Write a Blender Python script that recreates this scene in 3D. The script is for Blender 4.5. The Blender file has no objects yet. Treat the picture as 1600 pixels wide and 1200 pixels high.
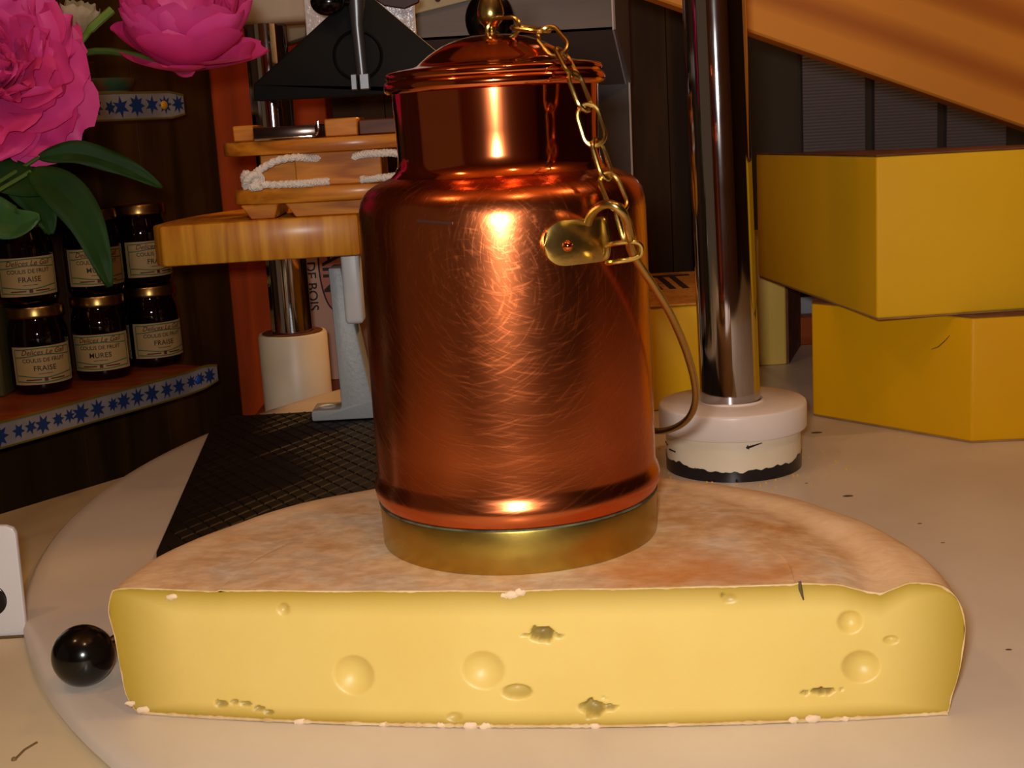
import bpy, bmesh, math, random
from mathutils import Vector, Matrix, noise as mnoise
random.seed(7)
sc = bpy.context.scene
C = sc.collection

# ------------------------------------------------------------------ camera
F, PITCH, ROLL, CAMZ = 2100.0, math.radians(11.3), math.radians(3.3), 0.256
cam_d = bpy.data.cameras.new('camera'); cam = bpy.data.objects.new('camera', cam_d); C.objects.link(cam)
cam_d.sensor_fit = 'HORIZONTAL'; cam_d.sensor_width = 36.0; cam_d.lens = F / 1600 * 36.0
cam_d.clip_start = 0.01; cam_d.clip_end = 50
fw = Vector((0, math.cos(PITCH), -math.sin(PITCH))); up0 = Vector((0, math.sin(PITCH), math.cos(PITCH))); rt0 = Vector((1, 0, 0))
cr, sr = math.cos(ROLL), math.sin(ROLL)
rt = rt0 * cr - up0 * sr; up = rt0 * sr + up0 * cr
M = Matrix((( rt.x, up.x, -fw.x, 0), (rt.y, up.y, -fw.y, 0), (rt.z, up.z, -fw.z, CAMZ), (0, 0, 0, 1)))
cam.matrix_world = M
sc.camera = cam
CAM = Vector((0, 0, CAMZ))

# ------------------------------------------------------------------ light and exposure
sc.view_settings.view_transform = 'Standard'; sc.view_settings.look = 'None'
sc.view_settings.gamma = 1.0; sc.view_settings.use_curve_mapping = False
sc.view_settings.exposure = 0.0
W = bpy.data.worlds.new('world'); sc.world = W; W.use_nodes = True
W.node_tree.nodes['Background'].inputs[0].default_value = (1.0, 0.62, 0.34, 1)
W.node_tree.nodes['Background'].inputs[1].default_value = 0.085

def light(name, kind, loc, energy, color, aim=None, **kw):
    d = bpy.data.lights.new(name, kind); d.energy = energy; d.color = color
    for k, v in kw.items(): setattr(d, k, v)
    o = bpy.data.objects.new(name, d); o.location = loc; C.objects.link(o)
    if aim is not None:
        o.rotation_euler = (Vector(aim) - Vector(loc)).to_track_quat('-Z', 'Y').to_euler()
    return o
# the camera's own flash tube, a little left of and above the lens
light('camera_flash', 'AREA', (-0.018, -0.004, CAMZ + 0.024), 3.5, (1.0, 0.95, 0.88), aim=(0.02, 0.9, 0.10), shape='RECTANGLE', size=0.03, size_y=0.018)
# tungsten lamps of the shop: bulbs under the ceiling and one over the back of the counter
light('ceiling_bulb', 'POINT', (0.22, 0.05, 1.25), 4.8, (1.0, 0.66, 0.34), shadow_soft_size=0.035)
light('ceiling_bulb', 'POINT', (-0.55, 0.35, 1.2), 3.6, (1.0, 0.62, 0.30), shadow_soft_size=0.035)
light('ceiling_bulb', 'POINT', (0.75, 0.5, 1.25), 5.6, (1.0, 0.66, 0.34), shadow_soft_size=0.035)
light('counter_lamp', 'SPOT', (0.17, 1.50, 0.60), 10.0, (1.0, 0.48, 0.14), aim=(-0.27, 1.15, 0.0), spot_size=math.radians(48), spot_blend=0.5, shadow_soft_size=0.03)

# ------------------------------------------------------------------ helpers
def ray(px, py):
    u, v = px - 800, 600 - py
    u, v = u * cr + v * sr, -u * sr + v * cr
    x, y = u / F, v / F
    return Vector((x, math.cos(PITCH) + y * math.sin(PITCH), -math.sin(PITCH) + y * math.cos(PITCH)))
def onz(px, py, z=0.0):
    d = ray(px, py); return CAM + d * ((z - CAMZ) / d.z)
def ony(px, py, y):
    d = ray(px, py); return CAM + d * (y / d.y)
def lin(h):
    h = h.lstrip('#'); r = []
    for i in (0, 2, 4):
        c = int(h[i:i + 2], 16) / 255
        r.append(c / 12.92 if c <= 0.04045 else ((c + 0.055) / 1.055) ** 2.4)
    return (*r, 1.0)

def mat(name, base, rough=0.5, metal=0.0, col2=None, scale=20.0, stretch=(1, 1, 1), bump=0.0, bscale=None, detail=4.0, coat=0.0, sss=0.0, spec=0.5, ramp=(0.35, 0.65), rvar=0.0, sssr=(0.01, 0.006, 0.002)):
    m = bpy.data.materials.new(name); m.use_nodes = True
    nt = m.node_tree; b = nt.nodes['Principled BSDF']
    base = lin(base) if isinstance(base, str) else base
    b.inputs['Base Color'].default_value = base
    b.inputs['Roughness'].default_value = rough; b.inputs['Metallic'].default_value = metal
    b.inputs['Coat Weight'].default_value = coat; b.inputs['Coat Roughness'].default_value = 0.08
    b.inputs['Specular IOR Level'].default_value = spec
    if sss:
        b.inputs['Subsurface Weight'].default_value = sss; b.inputs['Subsurface Radius'].default_value = sssr; b.inputs['Subsurface Scale'].default_value = 1.0
    tc = nt.nodes.new('ShaderNodeTexCoord'); mp = nt.nodes.new('ShaderNodeMapping'); mp.inputs['Scale'].default_value = stretch
    nt.links.new(tc.outputs['Object'], mp.inputs['Vector'])
    nz = nt.nodes.new('ShaderNodeTexNoise'); nz.inputs['Scale'].default_value = scale; nz.inputs['Detail'].default_value = detail
    nt.links.new(mp.outputs[0], nz.inputs['Vector'])
    if col2 is not None:
        rp = nt.nodes.new('ShaderNodeValToRGB'); rp.color_ramp.elements[0].position = ramp[0]; rp.color_ramp.elements[1].position = ramp[1]
        rp.color_ramp.elements[0].color = base; rp.color_ramp.elements[1].color = lin(col2) if isinstance(col2, str) else col2
        nt.links.new(nz.outputs['Fac'], rp.inputs['Fac']); nt.links.new(rp.outputs['Color'], b.inputs['Base Color'])
    if rvar:
        mr = nt.nodes.new('ShaderNodeMapRange'); mr.inputs['To Min'].default_value = max(0.02, rough - rvar); mr.inputs['To Max'].default_value = rough + rvar
        nt.links.new(nz.outputs['Fac'], mr.inputs['Value']); nt.links.new(mr.outputs[0], b.inputs['Roughness'])
    if bump:
        n2 = nt.nodes.new('ShaderNodeTexNoise'); n2.inputs['Scale'].default_value = bscale or scale; n2.inputs['Detail'].default_value = 4
        nt.links.new(mp.outputs[0], n2.inputs['Vector'])
        bp = nt.nodes.new('ShaderNodeBump'); bp.inputs['Strength'].default_value = bump; bp.inputs['Distance'].default_value = 0.002
        nt.links.new(n2.outputs['Fac'], bp.inputs['Height']); nt.links.new(bp.outputs[0], b.inputs['Normal'])
    return m

def wood(name, a, b_, axis='X', scale=14.0, rough=0.45, dist=1.5, coat=0.0):
    m = bpy.data.materials.new(name); m.use_nodes = True; nt = m.node_tree; b = nt.nodes['Principled BSDF']
    b.inputs['Roughness'].default_value = rough; b.inputs['Coat Weight'].default_value = coat; b.inputs['Coat Roughness'].default_value = 0.2; b.inputs['Specular IOR Level'].default_value = 0.25
    tc = nt.nodes.new('ShaderNodeTexCoord'); mp = nt.nodes.new('ShaderNodeMapping')
    mp.inputs['Scale'].default_value = {'X': (0.10, 1, 1), 'Y': (1, 0.10, 1), 'Z': (1, 1, 0.10)}[axis]
    nt.links.new(tc.outputs['Object'], mp.inputs['Vector'])
    n1 = nt.nodes.new('ShaderNodeTexNoise'); n1.inputs['Scale'].default_value = scale; n1.inputs['Detail'].default_value = 2; n1.inputs['Distortion'].default_value = dist * 0.3
    nt.links.new(mp.outputs[0], n1.inputs['Vector'])
    mm = nt.nodes.new('ShaderNodeMath'); mm.operation = 'MULTIPLY'; mm.inputs[1].default_value = 9.0
    nt.links.new(n1.outputs['Fac'], mm.inputs[0])
    fr = nt.nodes.new('ShaderNodeMath'); fr.operation = 'PINGPONG'; fr.inputs[1].default_value = 1.0
    nt.links.new(mm.outputs[0], fr.inputs[0])
    n2 = nt.nodes.new('ShaderNodeTexNoise'); n2.inputs['Scale'].default_value = scale * 12; n2.inputs['Detail'].default_value = 3
    nt.links.new(mp.outputs[0], n2.inputs['Vector'])
    mx = nt.nodes.new('ShaderNodeMath'); mx.operation = 'MULTIPLY_ADD'; mx.inputs[1].default_value = 0.5
    ad = nt.nodes.new('ShaderNodeMath'); ad.operation = 'MULTIPLY'; ad.inputs[1].default_value = 0.6
    nt.links.new(fr.outputs[0], ad.inputs[0]); nt.links.new(n2.outputs['Fac'], mx.inputs[0]); nt.links.new(ad.outputs[0], mx.inputs[2])
    rp = nt.nodes.new('ShaderNodeValToRGB'); rp.color_ramp.elements[0].color = lin(a); rp.color_ramp.elements[1].color = lin(b_)
    rp.color_ramp.elements[0].position = 0.28; rp.color_ramp.elements[1].position = 0.82
    nt.links.new(mx.outputs[0], rp.inputs['Fac']); nt.links.new(rp.outputs['Color'], b.inputs['Base Color'])
    return m

def tag(o, label=None, cat=None, group=None, kind=None):
    if label: o['label'] = label
    if cat: o['category'] = cat
    if group: o['group'] = group
    if kind: o['kind'] = kind
    return o
def empty(name, loc, label=None, cat=None, group=None, parent=None):
    o = bpy.data.objects.new(name, None); o.empty_display_size = 0.02; C.objects.link(o)
    if parent is not None: o.parent = parent; o.location = Vector(loc)
    else: o.location = loc
    return tag(o, label, cat, group)
def base_of(o):
    v = Vector((0, 0, 0))
    while o is not None: v += o.location; o = o.parent
    return v
def mk(name, vf, m, parent=None, loc=None, smooth=True, sharp=40):
    """vertices in world coordinates; the object's origin is its parent's base, or loc"""
    verts, faces = vf
    off = base_of(parent) if parent is not None else Vector(loc if loc is not None else (0, 0, 0))
    me = bpy.data.meshes.new(name)
    me.from_pydata([tuple(Vector(v) - off) for v in verts], [], faces); me.validate(); me.update()
    bm = bmesh.new(); bm.from_mesh(me); bmesh.ops.recalc_face_normals(bm, faces=bm.faces); bm.to_mesh(me); bm.free()
    if smooth:
        for p in me.polygons: p.use_smooth = True
        me.set_sharp_from_angle(angle=math.radians(sharp))
    if m is not None: me.materials.append(m)
    o = bpy.data.objects.new(name, me); C.objects.link(o)
    if parent is not None: o.parent = parent
    else: o.location = off
    return o
def bevelled(vf, w, seg=2, only=None):
    verts, faces = vf
    bm = bmesh.new(); vs = [bm.verts.new(v) for v in verts]
    for f in faces:
        try: bm.faces.new([vs[i] for i in f])
        except ValueError: pass
    bmesh.ops.recalc_face_normals(bm, faces=bm.faces)
    ed = [e for e in bm.edges if len(e.link_faces) == 2 and e.calc_face_angle(0) > 0.5]
    bmesh.ops.bevel(bm, geom=ed, offset=w, segments=seg, affect='EDGES', profile=0.5)
    bm.verts.index_update()
    r = ([v.co.copy() for v in bm.verts], [[v.index for v in f.verts] for f in bm.faces]); bm.free()
    return r
def join(*parts):
    V, Fa = [], []
    for v, f in parts:
        n = len(V); V += [Vector(x) for x in v]; Fa += [[i + n for i in q] for q in f]
    return V, Fa
def box(x0, x1, y0, y1, z0, z1):
    v = [(x, y, z) for x in (x0, x1) for y in (y0, y1) for z in (z0, z1)]
    return v, [[0, 1, 3, 2], [4, 6, 7, 5], [0, 4, 5, 1], [2, 3, 7, 6], [0, 2, 6, 4], [1, 5, 7, 3]]
def prism(poly, vec):
    """closed polygon of 3-D points extruded by vec"""
    n = len(poly); vec = Vector(vec)
    v = [Vector(p) for p in poly] + [Vector(p) + vec for p in poly]
    f = [list(range(n))[::-1], list(range(n, 2 * n))] + [[i, (i + 1) % n, n + (i + 1) % n, n + i] for i in range(n)]
    return v, f
def lathe(prof, c=(0, 0, 0), seg=64, cap=True):
    v, f = [], []; n = len(prof); c = Vector(c)
    for k in range(seg):
        a = 2 * math.pi * k / seg
        for r, z in prof: v.append(c + Vector((r * math.cos(a), r * math.sin(a), z)))
    for k in range(seg):
        for i in range(n - 1):
            a, b = k * n + i, ((k + 1) % seg) * n + i
            f.append([a, b, b + 1, a + 1])
    if cap:
        for idx in (0, n - 1):
            if prof[idx][0] > 1e-5: f.append([k * n + idx for k in range(seg)])
    return v, f
def tube(path, r, seg=10, closed=False):
    P = [Vector(p) for p in path]; n = len(P); v, f = [], []
    T = []
    for i in range(n):
        a = P[(i - 1) % n] if closed or i > 0 else P[i]; b = P[(i + 1) % n] if closed or i < n - 1 else P[i]
        T.append((b - a).normalized())
    N = T[0].orthogonal().normalized(); fr = []
    for i in range(n):
        N = (N - T[i] * N.dot(T[i])).normalized(); fr.append((N, T[i].cross(N)))
    for i in range(n):
        rr = r[i] if isinstance(r, (list, tuple)) else r
        for k in range(seg):
            a = 2 * math.pi * k / seg
            v.append(P[i] + (fr[i][0] * math.cos(a) + fr[i][1] * math.sin(a)) * rr)
    for i in range(n if closed else n - 1):
        j = (i + 1) % n
        for k in range(seg):
            f.append([i * seg + k, i * seg + (k + 1) % seg, j * seg + (k + 1) % seg, j * seg + k])
    if not closed: f += [list(range(seg))[::-1], [(n - 1) * seg + k for k in range(seg)]]
    return v, f
def spline(pts, n=8, closed=False):
    P = [Vector(p) for p in pts]; out = []; m = len(P)
    for i in range(m if closed else m - 1):
        g = (lambda k: P[k % m]) if closed else (lambda k: P[min(max(k, 0), m - 1)])
        a, b, c, d = g(i - 1), g(i), g(i + 1), g(i + 2)
        for k in range(n):
            t = k / n
            out.append(0.5 * ((2 * b) + (c - a) * t + (2 * a - 5 * b + 4 * c - d) * t * t + (3 * b - a - 3 * c + d) * t ** 3))
    if not closed: out.append(P[-1])
    return out
def sphere(c, r, su=32, sv=16, sc_=(1, 1, 1)):
    pr = [(max(r * math.sin(math.pi * i / sv), 1e-6), -r * math.cos(math.pi * i / sv)) for i in range(sv + 1)]
    v, f = lathe(pr, (0, 0, 0), su, False)
    return [Vector((p.x * sc_[0], p.y * sc_[1], p.z * sc_[2])) + Vector(c) for p in v], f
def text_mesh(s, size, shear=0.0, depth=0.0, align='CENTER', space=1.0, bold=0.010):
    cu = bpy.data.curves.new('t', 'FONT'); cu.body = s; cu.size = size; cu.shear = shear; cu.align_x = align; cu.align_y = 'CENTER'; cu.extrude = depth; cu.space_character = space
    cu.resolution_u = 3; cu.offset = bold * size
    o = bpy.data.objects.new('t', cu); C.objects.link(o)
    bpy.context.view_layer.update()
    me = bpy.data.meshes.new_from_object(o.evaluated_get(bpy.context.evaluated_depsgraph_get()))
    v = [x.co.copy() for x in me.vertices]; f = [list(p.vertices) for p in me.polygons]
    bpy.data.objects.remove(o); bpy.data.curves.remove(cu); bpy.data.meshes.remove(me)
    return v, f
def mapv(vf, fn): return [fn(Vector(v)) for v in vf[0]], vf[1]
def sstep(a, b, x):
    t = min(1, max(0, (x - a) / (b - a))); return t * t * (3 - 2 * t)

CH = 0.060        # height of the half cheese
# ------------------------------------------------------------------ materials
M_board = mat('board_plastic', '#d6cabc', 0.36, col2='#cbbdad', scale=9, sss=0.0, rvar=0.06)
M_table = mat('cream_worktop', '#cfbd9a', 0.45, col2='#c2ae88', scale=6)
M_white = mat('white_plastic', '#e6d9d2', 0.35)
M_cream = mat('cream_paint', '#e8dcc6', 0.4, col2='#e2d3b8', scale=30)
M_blackring = mat('black_enamel', '#15121a', 0.25)
M_black = mat('black_metal', '#060606', 0.6, spec=0.25)
M_ball = mat('black_bakelite', '#060606', 0.16)
M_chrome = mat('chrome', (0.52, 0.51, 0.54, 1), 0.07, 1.0, rvar=0.02, scale=60)
M_darkrod = mat('dark_steel', (0.16, 0.165, 0.18, 1), 0.35, 0.8)
M_grey = mat('grey_cast_metal', '#9aa0a6', 0.42, 0.0, bump=0.15, bscale=300)
M_whitem = mat('white_metal_pad', '#d2d2d4', 0.4)
M_brass = mat('brass', (0.62, 0.44, 0.13, 1), 0.24, 1.0, rvar=0.08, scale=80, bump=0.05, bscale=220)
M_brassb = mat('brass_band_metal', (0.50, 0.35, 0.075, 1), 0.30, 1.0, col2=(0.36, 0.25, 0.05, 1), scale=26, ramp=(0.5, 0.8), rvar=0.08, bump=0.06, bscale=120)
M_pine = wood('pine_board_wood', '#dc9a2c', '#bd7618', 'Z', 38, 0.42, 1.0, 0.15)
M_beech = wood('beech_wood', '#d88a24', '#a85c12', 'X', 40, 0.5, 0.6, 0.2)
def grain(name, a, b_, scale, dist, stretch, rough=0.55):
    m = bpy.data.materials.new(name); m.use_nodes = True; nt = m.node_tree; b = nt.nodes['Principled BSDF']
    b.inputs['Roughness'].default_value = rough; b.inputs['Specular IOR Level'].default_value = 0.3
    tc = nt.nodes.new('ShaderNodeTexCoord'); mp = nt.nodes.new('ShaderNodeMapping'); mp.inputs['Scale'].default_value = stretch
    nt.links.new(tc.outputs['Object'], mp.inputs[0])
    w = nt.nodes.new('ShaderNodeTexWave'); w.wave_type = 'BANDS'; w.bands_direction = 'Z'; w.inputs['Scale'].default_value = scale
    w.inputs['Distortion'].default_value = dist; w.inputs['Detail'].default_value = 2.5; w.inputs['Detail Scale'].default_value = 1.2
    nt.links.new(mp.outputs[0], w.inputs['Vector'])
    w2 = nt.nodes.new('ShaderNodeTexNoise'); w2.inputs['Scale'].default_value = scale * 2.2; w2.inputs['Detail'].default_value = 4
    nt.links.new(mp.outputs[0], w2.inputs['Vector'])
    mm = nt.nodes.new('ShaderNodeMath'); mm.operation = 'MULTIPLY'; nt.links.new(w.outputs['Fac'], mm.inputs[0]); nt.links.new(w2.outputs['Fac'], mm.inputs[1])
    rp = nt.nodes.new('ShaderNodeValToRGB'); e = rp.color_ramp.elements; e[0].color = lin(a); e[1].color = lin(b_); e[0].position = 0.18; e[1].position = 0.62
    nt.links.new(mm.outputs[0], rp.inputs['Fac']); nt.links.new(rp.outputs['Color'], b.inputs['Base Color'])
    return m
M_beam = grain('pine_beam_wood', '#da8c30', '#a04c0e', 6.0, 9.0, (0.07, 1, 1.0))
M_pillar = wood('orange_pillar_wood', '#d05000', '#b44200', 'Z', 12, 0.6, 1.0, 0.0)
M_dark = wood('dark_wall_wood', '#523412', '#38220b', 'Z', 8, 0.6, 2.0)
M_shelf = wood('shelf_wood', '#a04a1a', '#84380f', 'X', 16, 0.4)
M_room = mat('room_brown', '#4a2e18', 0.8)

# copper with round polishing scratches on the belly
def copper(name, rough, swirl):
    m = bpy.data.materials.new(name); m.use_nodes = True; nt = m.node_tree; b = nt.nodes['Principled BSDF']
    b.inputs['Metallic'].default_value = 1.0; b.inputs['Roughness'].default_value = rough
    tc = nt.nodes.new('ShaderNodeTexCoord')
    nz = nt.nodes.new('ShaderNodeTexNoise'); nz.inputs['Scale'].default_value = 18; nz.inputs['Detail'].default_value = 5
    nt.links.new(tc.outputs['Object'], nz.inputs['Vector'])
    rp = nt.nodes.new('ShaderNodeValToRGB'); rp.color_ramp.elements[0].position = 0.3; rp.color_ramp.elements[1].position = 0.75
    k_ = 0.86 if swirl else 1.0
    rp.color_ramp.elements[0].color = (0.82 * k_, 0.225 * k_, 0.078 * k_, 1); rp.color_ramp.elements[1].color = (0.62 * k_, 0.145 * k_, 0.042 * k_, 1)
    nt.links.new(nz.outputs['Fac'], rp.inputs['Fac']); nt.links.new(rp.outputs['Color'], b.inputs['Base Color'])
    mr = nt.nodes.new('ShaderNodeMapRange'); mr.inputs['To Min'].default_value = rough * 0.75; mr.inputs['To Max'].default_value = rough * 1.3
    nt.links.new(nz.outputs['Fac'], mr.inputs['Value']); nt.links.new(mr.outputs[0], b.inputs['Roughness'])
    if swirl:
        sep = nt.nodes.new('ShaderNodeSeparateXYZ'); nt.links.new(tc.outputs['Object'], sep.inputs[0])
        def mth(op, a, bb=None, c=None):
            n = nt.nodes.new('ShaderNodeMath'); n.operation = op
            for i, x in enumerate((a, bb, c)):
                if x is None: continue
                if isinstance(x, (int, float)): n.inputs[i].default_value = x
                else: nt.links.new(x, n.inputs[i])
            return n.outputs[0]
        ang = mth('ARCTAN2', sep.outputs[0], mth('MULTIPLY', sep.outputs[1], -1.0))     # 0 at the front
        ux = mth('MULTIPLY', ang, 0.066)
        hs = []
        for (cx, cz, sr_, sa_, sd) in ((0.0, 0.212, 620, 2.2, 0.0), (-0.018, 0.185, 760, 2.6, 7.3), (0.016, 0.200, 900, 3.2, 3.1)):
            dx = mth('SUBTRACT', ux, cx); dz = mth('SUBTRACT', sep.outputs[2], cz - CH)
            rr = mth('SQRT', mth('ADD', mth('MULTIPLY', dx, dx), mth('MULTIPLY', dz, dz)))
            th = mth('ARCTAN2', dx, dz)
            cb = nt.nodes.new('ShaderNodeCombineXYZ')
            nt.links.new(mth('MULTIPLY', rr, sr_), cb.inputs[0]); nt.links.new(mth('MULTIPLY', th, sa_), cb.inputs[1]); cb.inputs[2].default_value = sd
            n = nt.nodes.new('ShaderNodeTexNoise'); n.inputs['Scale'].default_value = 1.0; n.inputs['Detail'].default_value = 2
            nt.links.new(cb.outputs[0], n.inputs['Vector'])
            g = nt.nodes.new('ShaderNodeMapRange'); g.inputs['From Min'].default_value = 0.54; g.inputs['From Max'].default_value = 0.78; nt.links.new(n.outputs['Fac'], g.inputs['Value'])
            hs.append(g.outputs[0])
        h = mth('ADD', mth('ADD', hs[0], hs[1]), hs[2])
        rr2 = mth('MULTIPLY_ADD', h, 0.07, mr.outputs[0]); nt.links.new(rr2, b.inputs['Roughness'])
        bp = nt.nodes.new('ShaderNodeBump'); bp.inputs['Strength'].default_value = 0.030; bp.inputs['Distance'].default_value = 0.0003
        nt.links.new(h, bp.inputs['Height']); nt.links.new(bp.outputs[0], b.inputs['Normal'])
    else:
        mp = nt.nodes.new('ShaderNodeMapping'); mp.inputs['Scale'].default_value = (1, 1, 0.05); nt.links.new(tc.outputs['Object'], mp.inputs['Vector'])
        n = nt.nodes.new('ShaderNodeTexNoise'); n.inputs['Scale'].default_value = 120; nt.links.new(mp.outputs[0], n.inputs['Vector'])
        bp = nt.nodes.new('ShaderNodeBump'); bp.inputs['Strength'].default_value = 0.05; bp.inputs['Distance'].default_value = 0.001
        nt.links.new(n.outputs['Fac'], bp.inputs['Height']); nt.links.new(bp.outputs[0], b.inputs['Normal'])
    return m
M_copper = copper('copper_brushed', 0.22, True)
M_copper2 = copper('copper_smooth', 0.11, False)

# ------------------------------------------------------------------ room shell
tag(mk('floor', box(-2.2, 2.6, -2.0, 2.7, -1.0, -0.95), M_room, smooth=False), kind='structure')
tag(mk('ceiling', box(-2.2, 2.6, -2.0, 2.7, 1.6, 1.65), wood('ceiling_pine', '#eab26c', '#d89850', 'Y', 3, 0.6), smooth=False), kind='structure')
tag(mk('wall_front', box(-2.2, 2.6, -2.05, -2.0, -0.95, 1.6), mat('front_wall_paint', '#b07a48', 0.8), smooth=False), kind='structure')
tag(mk('wall_right', box(2.55, 2.6, -2.0, 2.65, -0.95, 1.6), M_room, smooth=False), kind='structure')
# back wall of dark knotty planks
def plank_wall(p0, p1, z0, z1, n, th, gap=0.0008):
    p0, p1 = Vector(p0), Vector(p1); d = (p1 - p0); nrm = Vector((-d.y, d.x, 0)).normalized(); parts = []
    for i in range(n):
        a = p0 + d * (i / n); b = p0 + d * ((i + 1) / n); e = d.normalized() * gap
        a, b = a + e * 0.5, b - e * 0.5
        poly = [(a.x, a.y, z0), (b.x, b.y, z0), (b.x + nrm.x * th, b.y + nrm.y * th, z0), (a.x + nrm.x * th, a.y + nrm.y * th, z0)]
        parts.append(bevelled(prism(poly, (0, 0, z1 - z0)), 0.0004, 1))
    bb = [(p0.x + nrm.x * th, p0.y + nrm.y * th, z0), (p1.x + nrm.x * th, p1.y + nrm.y * th, z0), (p1.x + nrm.x * th * 2, p1.y + nrm.y * th * 2, z0), (p0.x + nrm.x * th * 2, p0.y + nrm.y * th * 2, z0)]
    parts.append(prism(bb, (0, 0, z1 - z0)))
    return join(*parts)
tag(mk('wall_back', plank_wall((-0.45, 2.06, 0), (0.40, 2.06, 0), -0.95, 1.6, 6, 0.02), M_dark, smooth=False), kind='structure')
SH0, SH1 = Vector((-0.5232, 1.3418, 0)), Vector((-0.3651, 1.5993, 0))      # front edge of the lower shelf
SD = (SH1 - SH0).normalized(); SN = Vector((-SD.y, SD.x, 0))               # SN points into the wall
WL0 = SH0 + SN * 0.17 - SD * 0.9; WL1 = SH0 + SN * 0.17 + SD * 0.535
tag(mk('wall_left', plank_wall(WL0, WL1, -0.95, 1.6, 10, 0.02), M_dark, smooth=False), kind='structure')

# ------------------------------------------------------------------ serving counter and back counter
T0, T1 = Vector((-0.3812, 0.9534, 0)), Vector((-0.3208, 1.0353, 0)); TD = (T1 - T0).normalized()
A = T0 - TD * 1.0; B = T0 + TD * 0.74
poly = [(A.x, A.y), (B.x, B.y), (1.35, 1.56), (1.35, 0.18), (-0.5, 0.18)]
ct = empty('serving_counter', (0.3, 0.8, -0.95), 'cream topped shop counter under the round white board', 'counter')
mk('worktop', bevelled(prism([(x, y, -0.035) for x, y in poly], (0, 0, 0.026)), 0.003), M_table, ct)
inn = [(0.3 + (x - 0.3) * 0.93, 0.8 + (y - 0.8) * 0.93) for x, y in poly]
mk('cabinet', prism([(x, y, -0.95) for x, y in inn], (0, 0, 0.915)), M_room, ct, smooth=False)
scr = join(tube([onz(25, 1185, -0.0088), onz(38, 1172, -0.0088), onz(58, 1160, -0.0088)], 0.0006, 5), sphere(onz(22, 1187, -0.0088), 0.0013, 8, 6))
mk('scratch', scr, mat('scratch_brown', '#6d5436', 0.8), ct)
bc = empty('back_counter', (0.5, 1.8, -0.95), 'orange brown wooden counter along the back wall behind the round board', 'counter')
mk('worktop', bevelled(prism([(-0.285, 1.32, -0.08), (-0.13, 1.32, -0.08), (0.06, 1.61, -0.08), (1.4, 1.61, -0.08), (1.4, 1.89, -0.08), (-0.285, 1.89, -0.08)], (0, 0, 0.03)), 0.003), M_shelf, bc)
mk('cabinet', box(-0.24, 1.4, 1.63, 1.88, -0.95, -0.08), M_room, bc, smooth=False)

# ------------------------------------------------------------------ round white board
BC, BR = Vector((0.3088, 0.916, 0)), 0.623
prof = [(0.0, -0.009), (BR - 0.006, -0.009), (BR - 0.001, -0.0075), (BR, -0.005), (BR - 0.001, -0.0025), (BR - 0.004, -0.0006), (BR - 0.012, 0.0), (0.30, 0.0), (0.0, 0.0)]
bd = empty('round_board', (BC.x, BC.y, -0.009), 'big round white plastic board under the half cheese', 'board')
mk('disc', lathe(prof, BC, 160, False), M_board, bd)
M_spot = mat('stain_and_line_brown', '#57432a', 0.8); M_crumb = mat('cheese_crumb', '#d0a63c', 0.6)
for px, py, r in ((1325, 775, 0.0028), (1276, 676, 0.0035), (1437, 818, 0.0012), (1473, 848, 0.0010), (1260, 755, 0.001), (1576, 1015, 0.0012)):
    p = onz(px, py, 0.0); mk('stain', sphere(p, r, 12, 6, (1.3, 0.8, 0.12)), M_spot, bd)
cr_ = []
for k in range(70):
    a = random.random() * 6.283; r = 0.0505 + random.random() ** 2 * 0.03
    cr_.append(sphere((0.1563 + r * math.cos(a), 0.938 + r * math.sin(a), 0.0003), random.uniform(0.0004, 0.0010), 6, 4))
tag(mk('cheese_crumbs', join(*cr_), M_crumb, loc=(0.1563, 0.938, 0)), 'tiny yellow cheese crumbs scattered around the white pole collar', 'crumbs', kind='stuff')

# rubber mat with diamond relief
M_rub = mat('black_rubber', '#100e0c', 0.5, col2='#191511', scale=14, spec=0.2)
mat_poly = [(-0.2262, 0.7995), (-0.2663, 1.160), (-0.258, 1.192), (0.03, 1.192), (0.03, 0.735), (-0.21, 0.735)]
mv = [prism([(x, y, 0.0) for x, y in mat_poly], (0, 0, 0.003))]
def inside(x, y, P):
    c = False
    for i in range(len(P)):
        (x1, y1), (x2, y2) = P[i], P[i - 1]
        if (y1 > y) != (y2 > y) and x < (x2 - x1) * (y - y1) / (y2 - y1) + x1: c = not c
    return c
rm = empty('rubber_mat', (-0.11, 0.96, 0.0), 'black rubber mat with raised diamond pattern behind the half cheese', 'mat')
mk('sheet', mv[0], M_rub, rm, smooth=False)
dv, df = [], []
s_ = 0.0135; g_ = 0.0125
i0 = -30
for i in range(-40, 40):
    for j in range(-40, 60):
        x = -0.12 + (i + j) * s_ * 0.5 * 1.02; y = 0.95 + (i - j) * s_ * 0.86
        if abs(x + 0.12) > 0.17 or not (0.73 < y < 1.2): continue
        if not all(inside(x + ox, y + oy, mat_poly) for ox, oy in ((-.006, 0), (.006, 0), (0, -.009), (0, .009))): continue
        n = len(dv); hx, hy, t = 0.0063, 0.0107, 0.86
        for k, (ox, oy) in enumerate(((-hx, 0), (0, -hy), (hx, 0), (0, hy))): dv.append((x + ox, y + oy, 0.003))
        for k, (ox, oy) in enumerate(((-hx, 0), (0, -hy), (hx, 0), (0, hy))): dv.append((x + ox * t, y + oy * t, 0.0037))
        df += [[n + 4, n + 5, n + 6, n + 7]] + [[n + k, n + (k + 1) % 4, n + 4 + (k + 1) % 4, n + 4 + k] for k in range(4)]
mk('diamond_relief', (dv, df), M_rub, rm, smooth=False)

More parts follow.
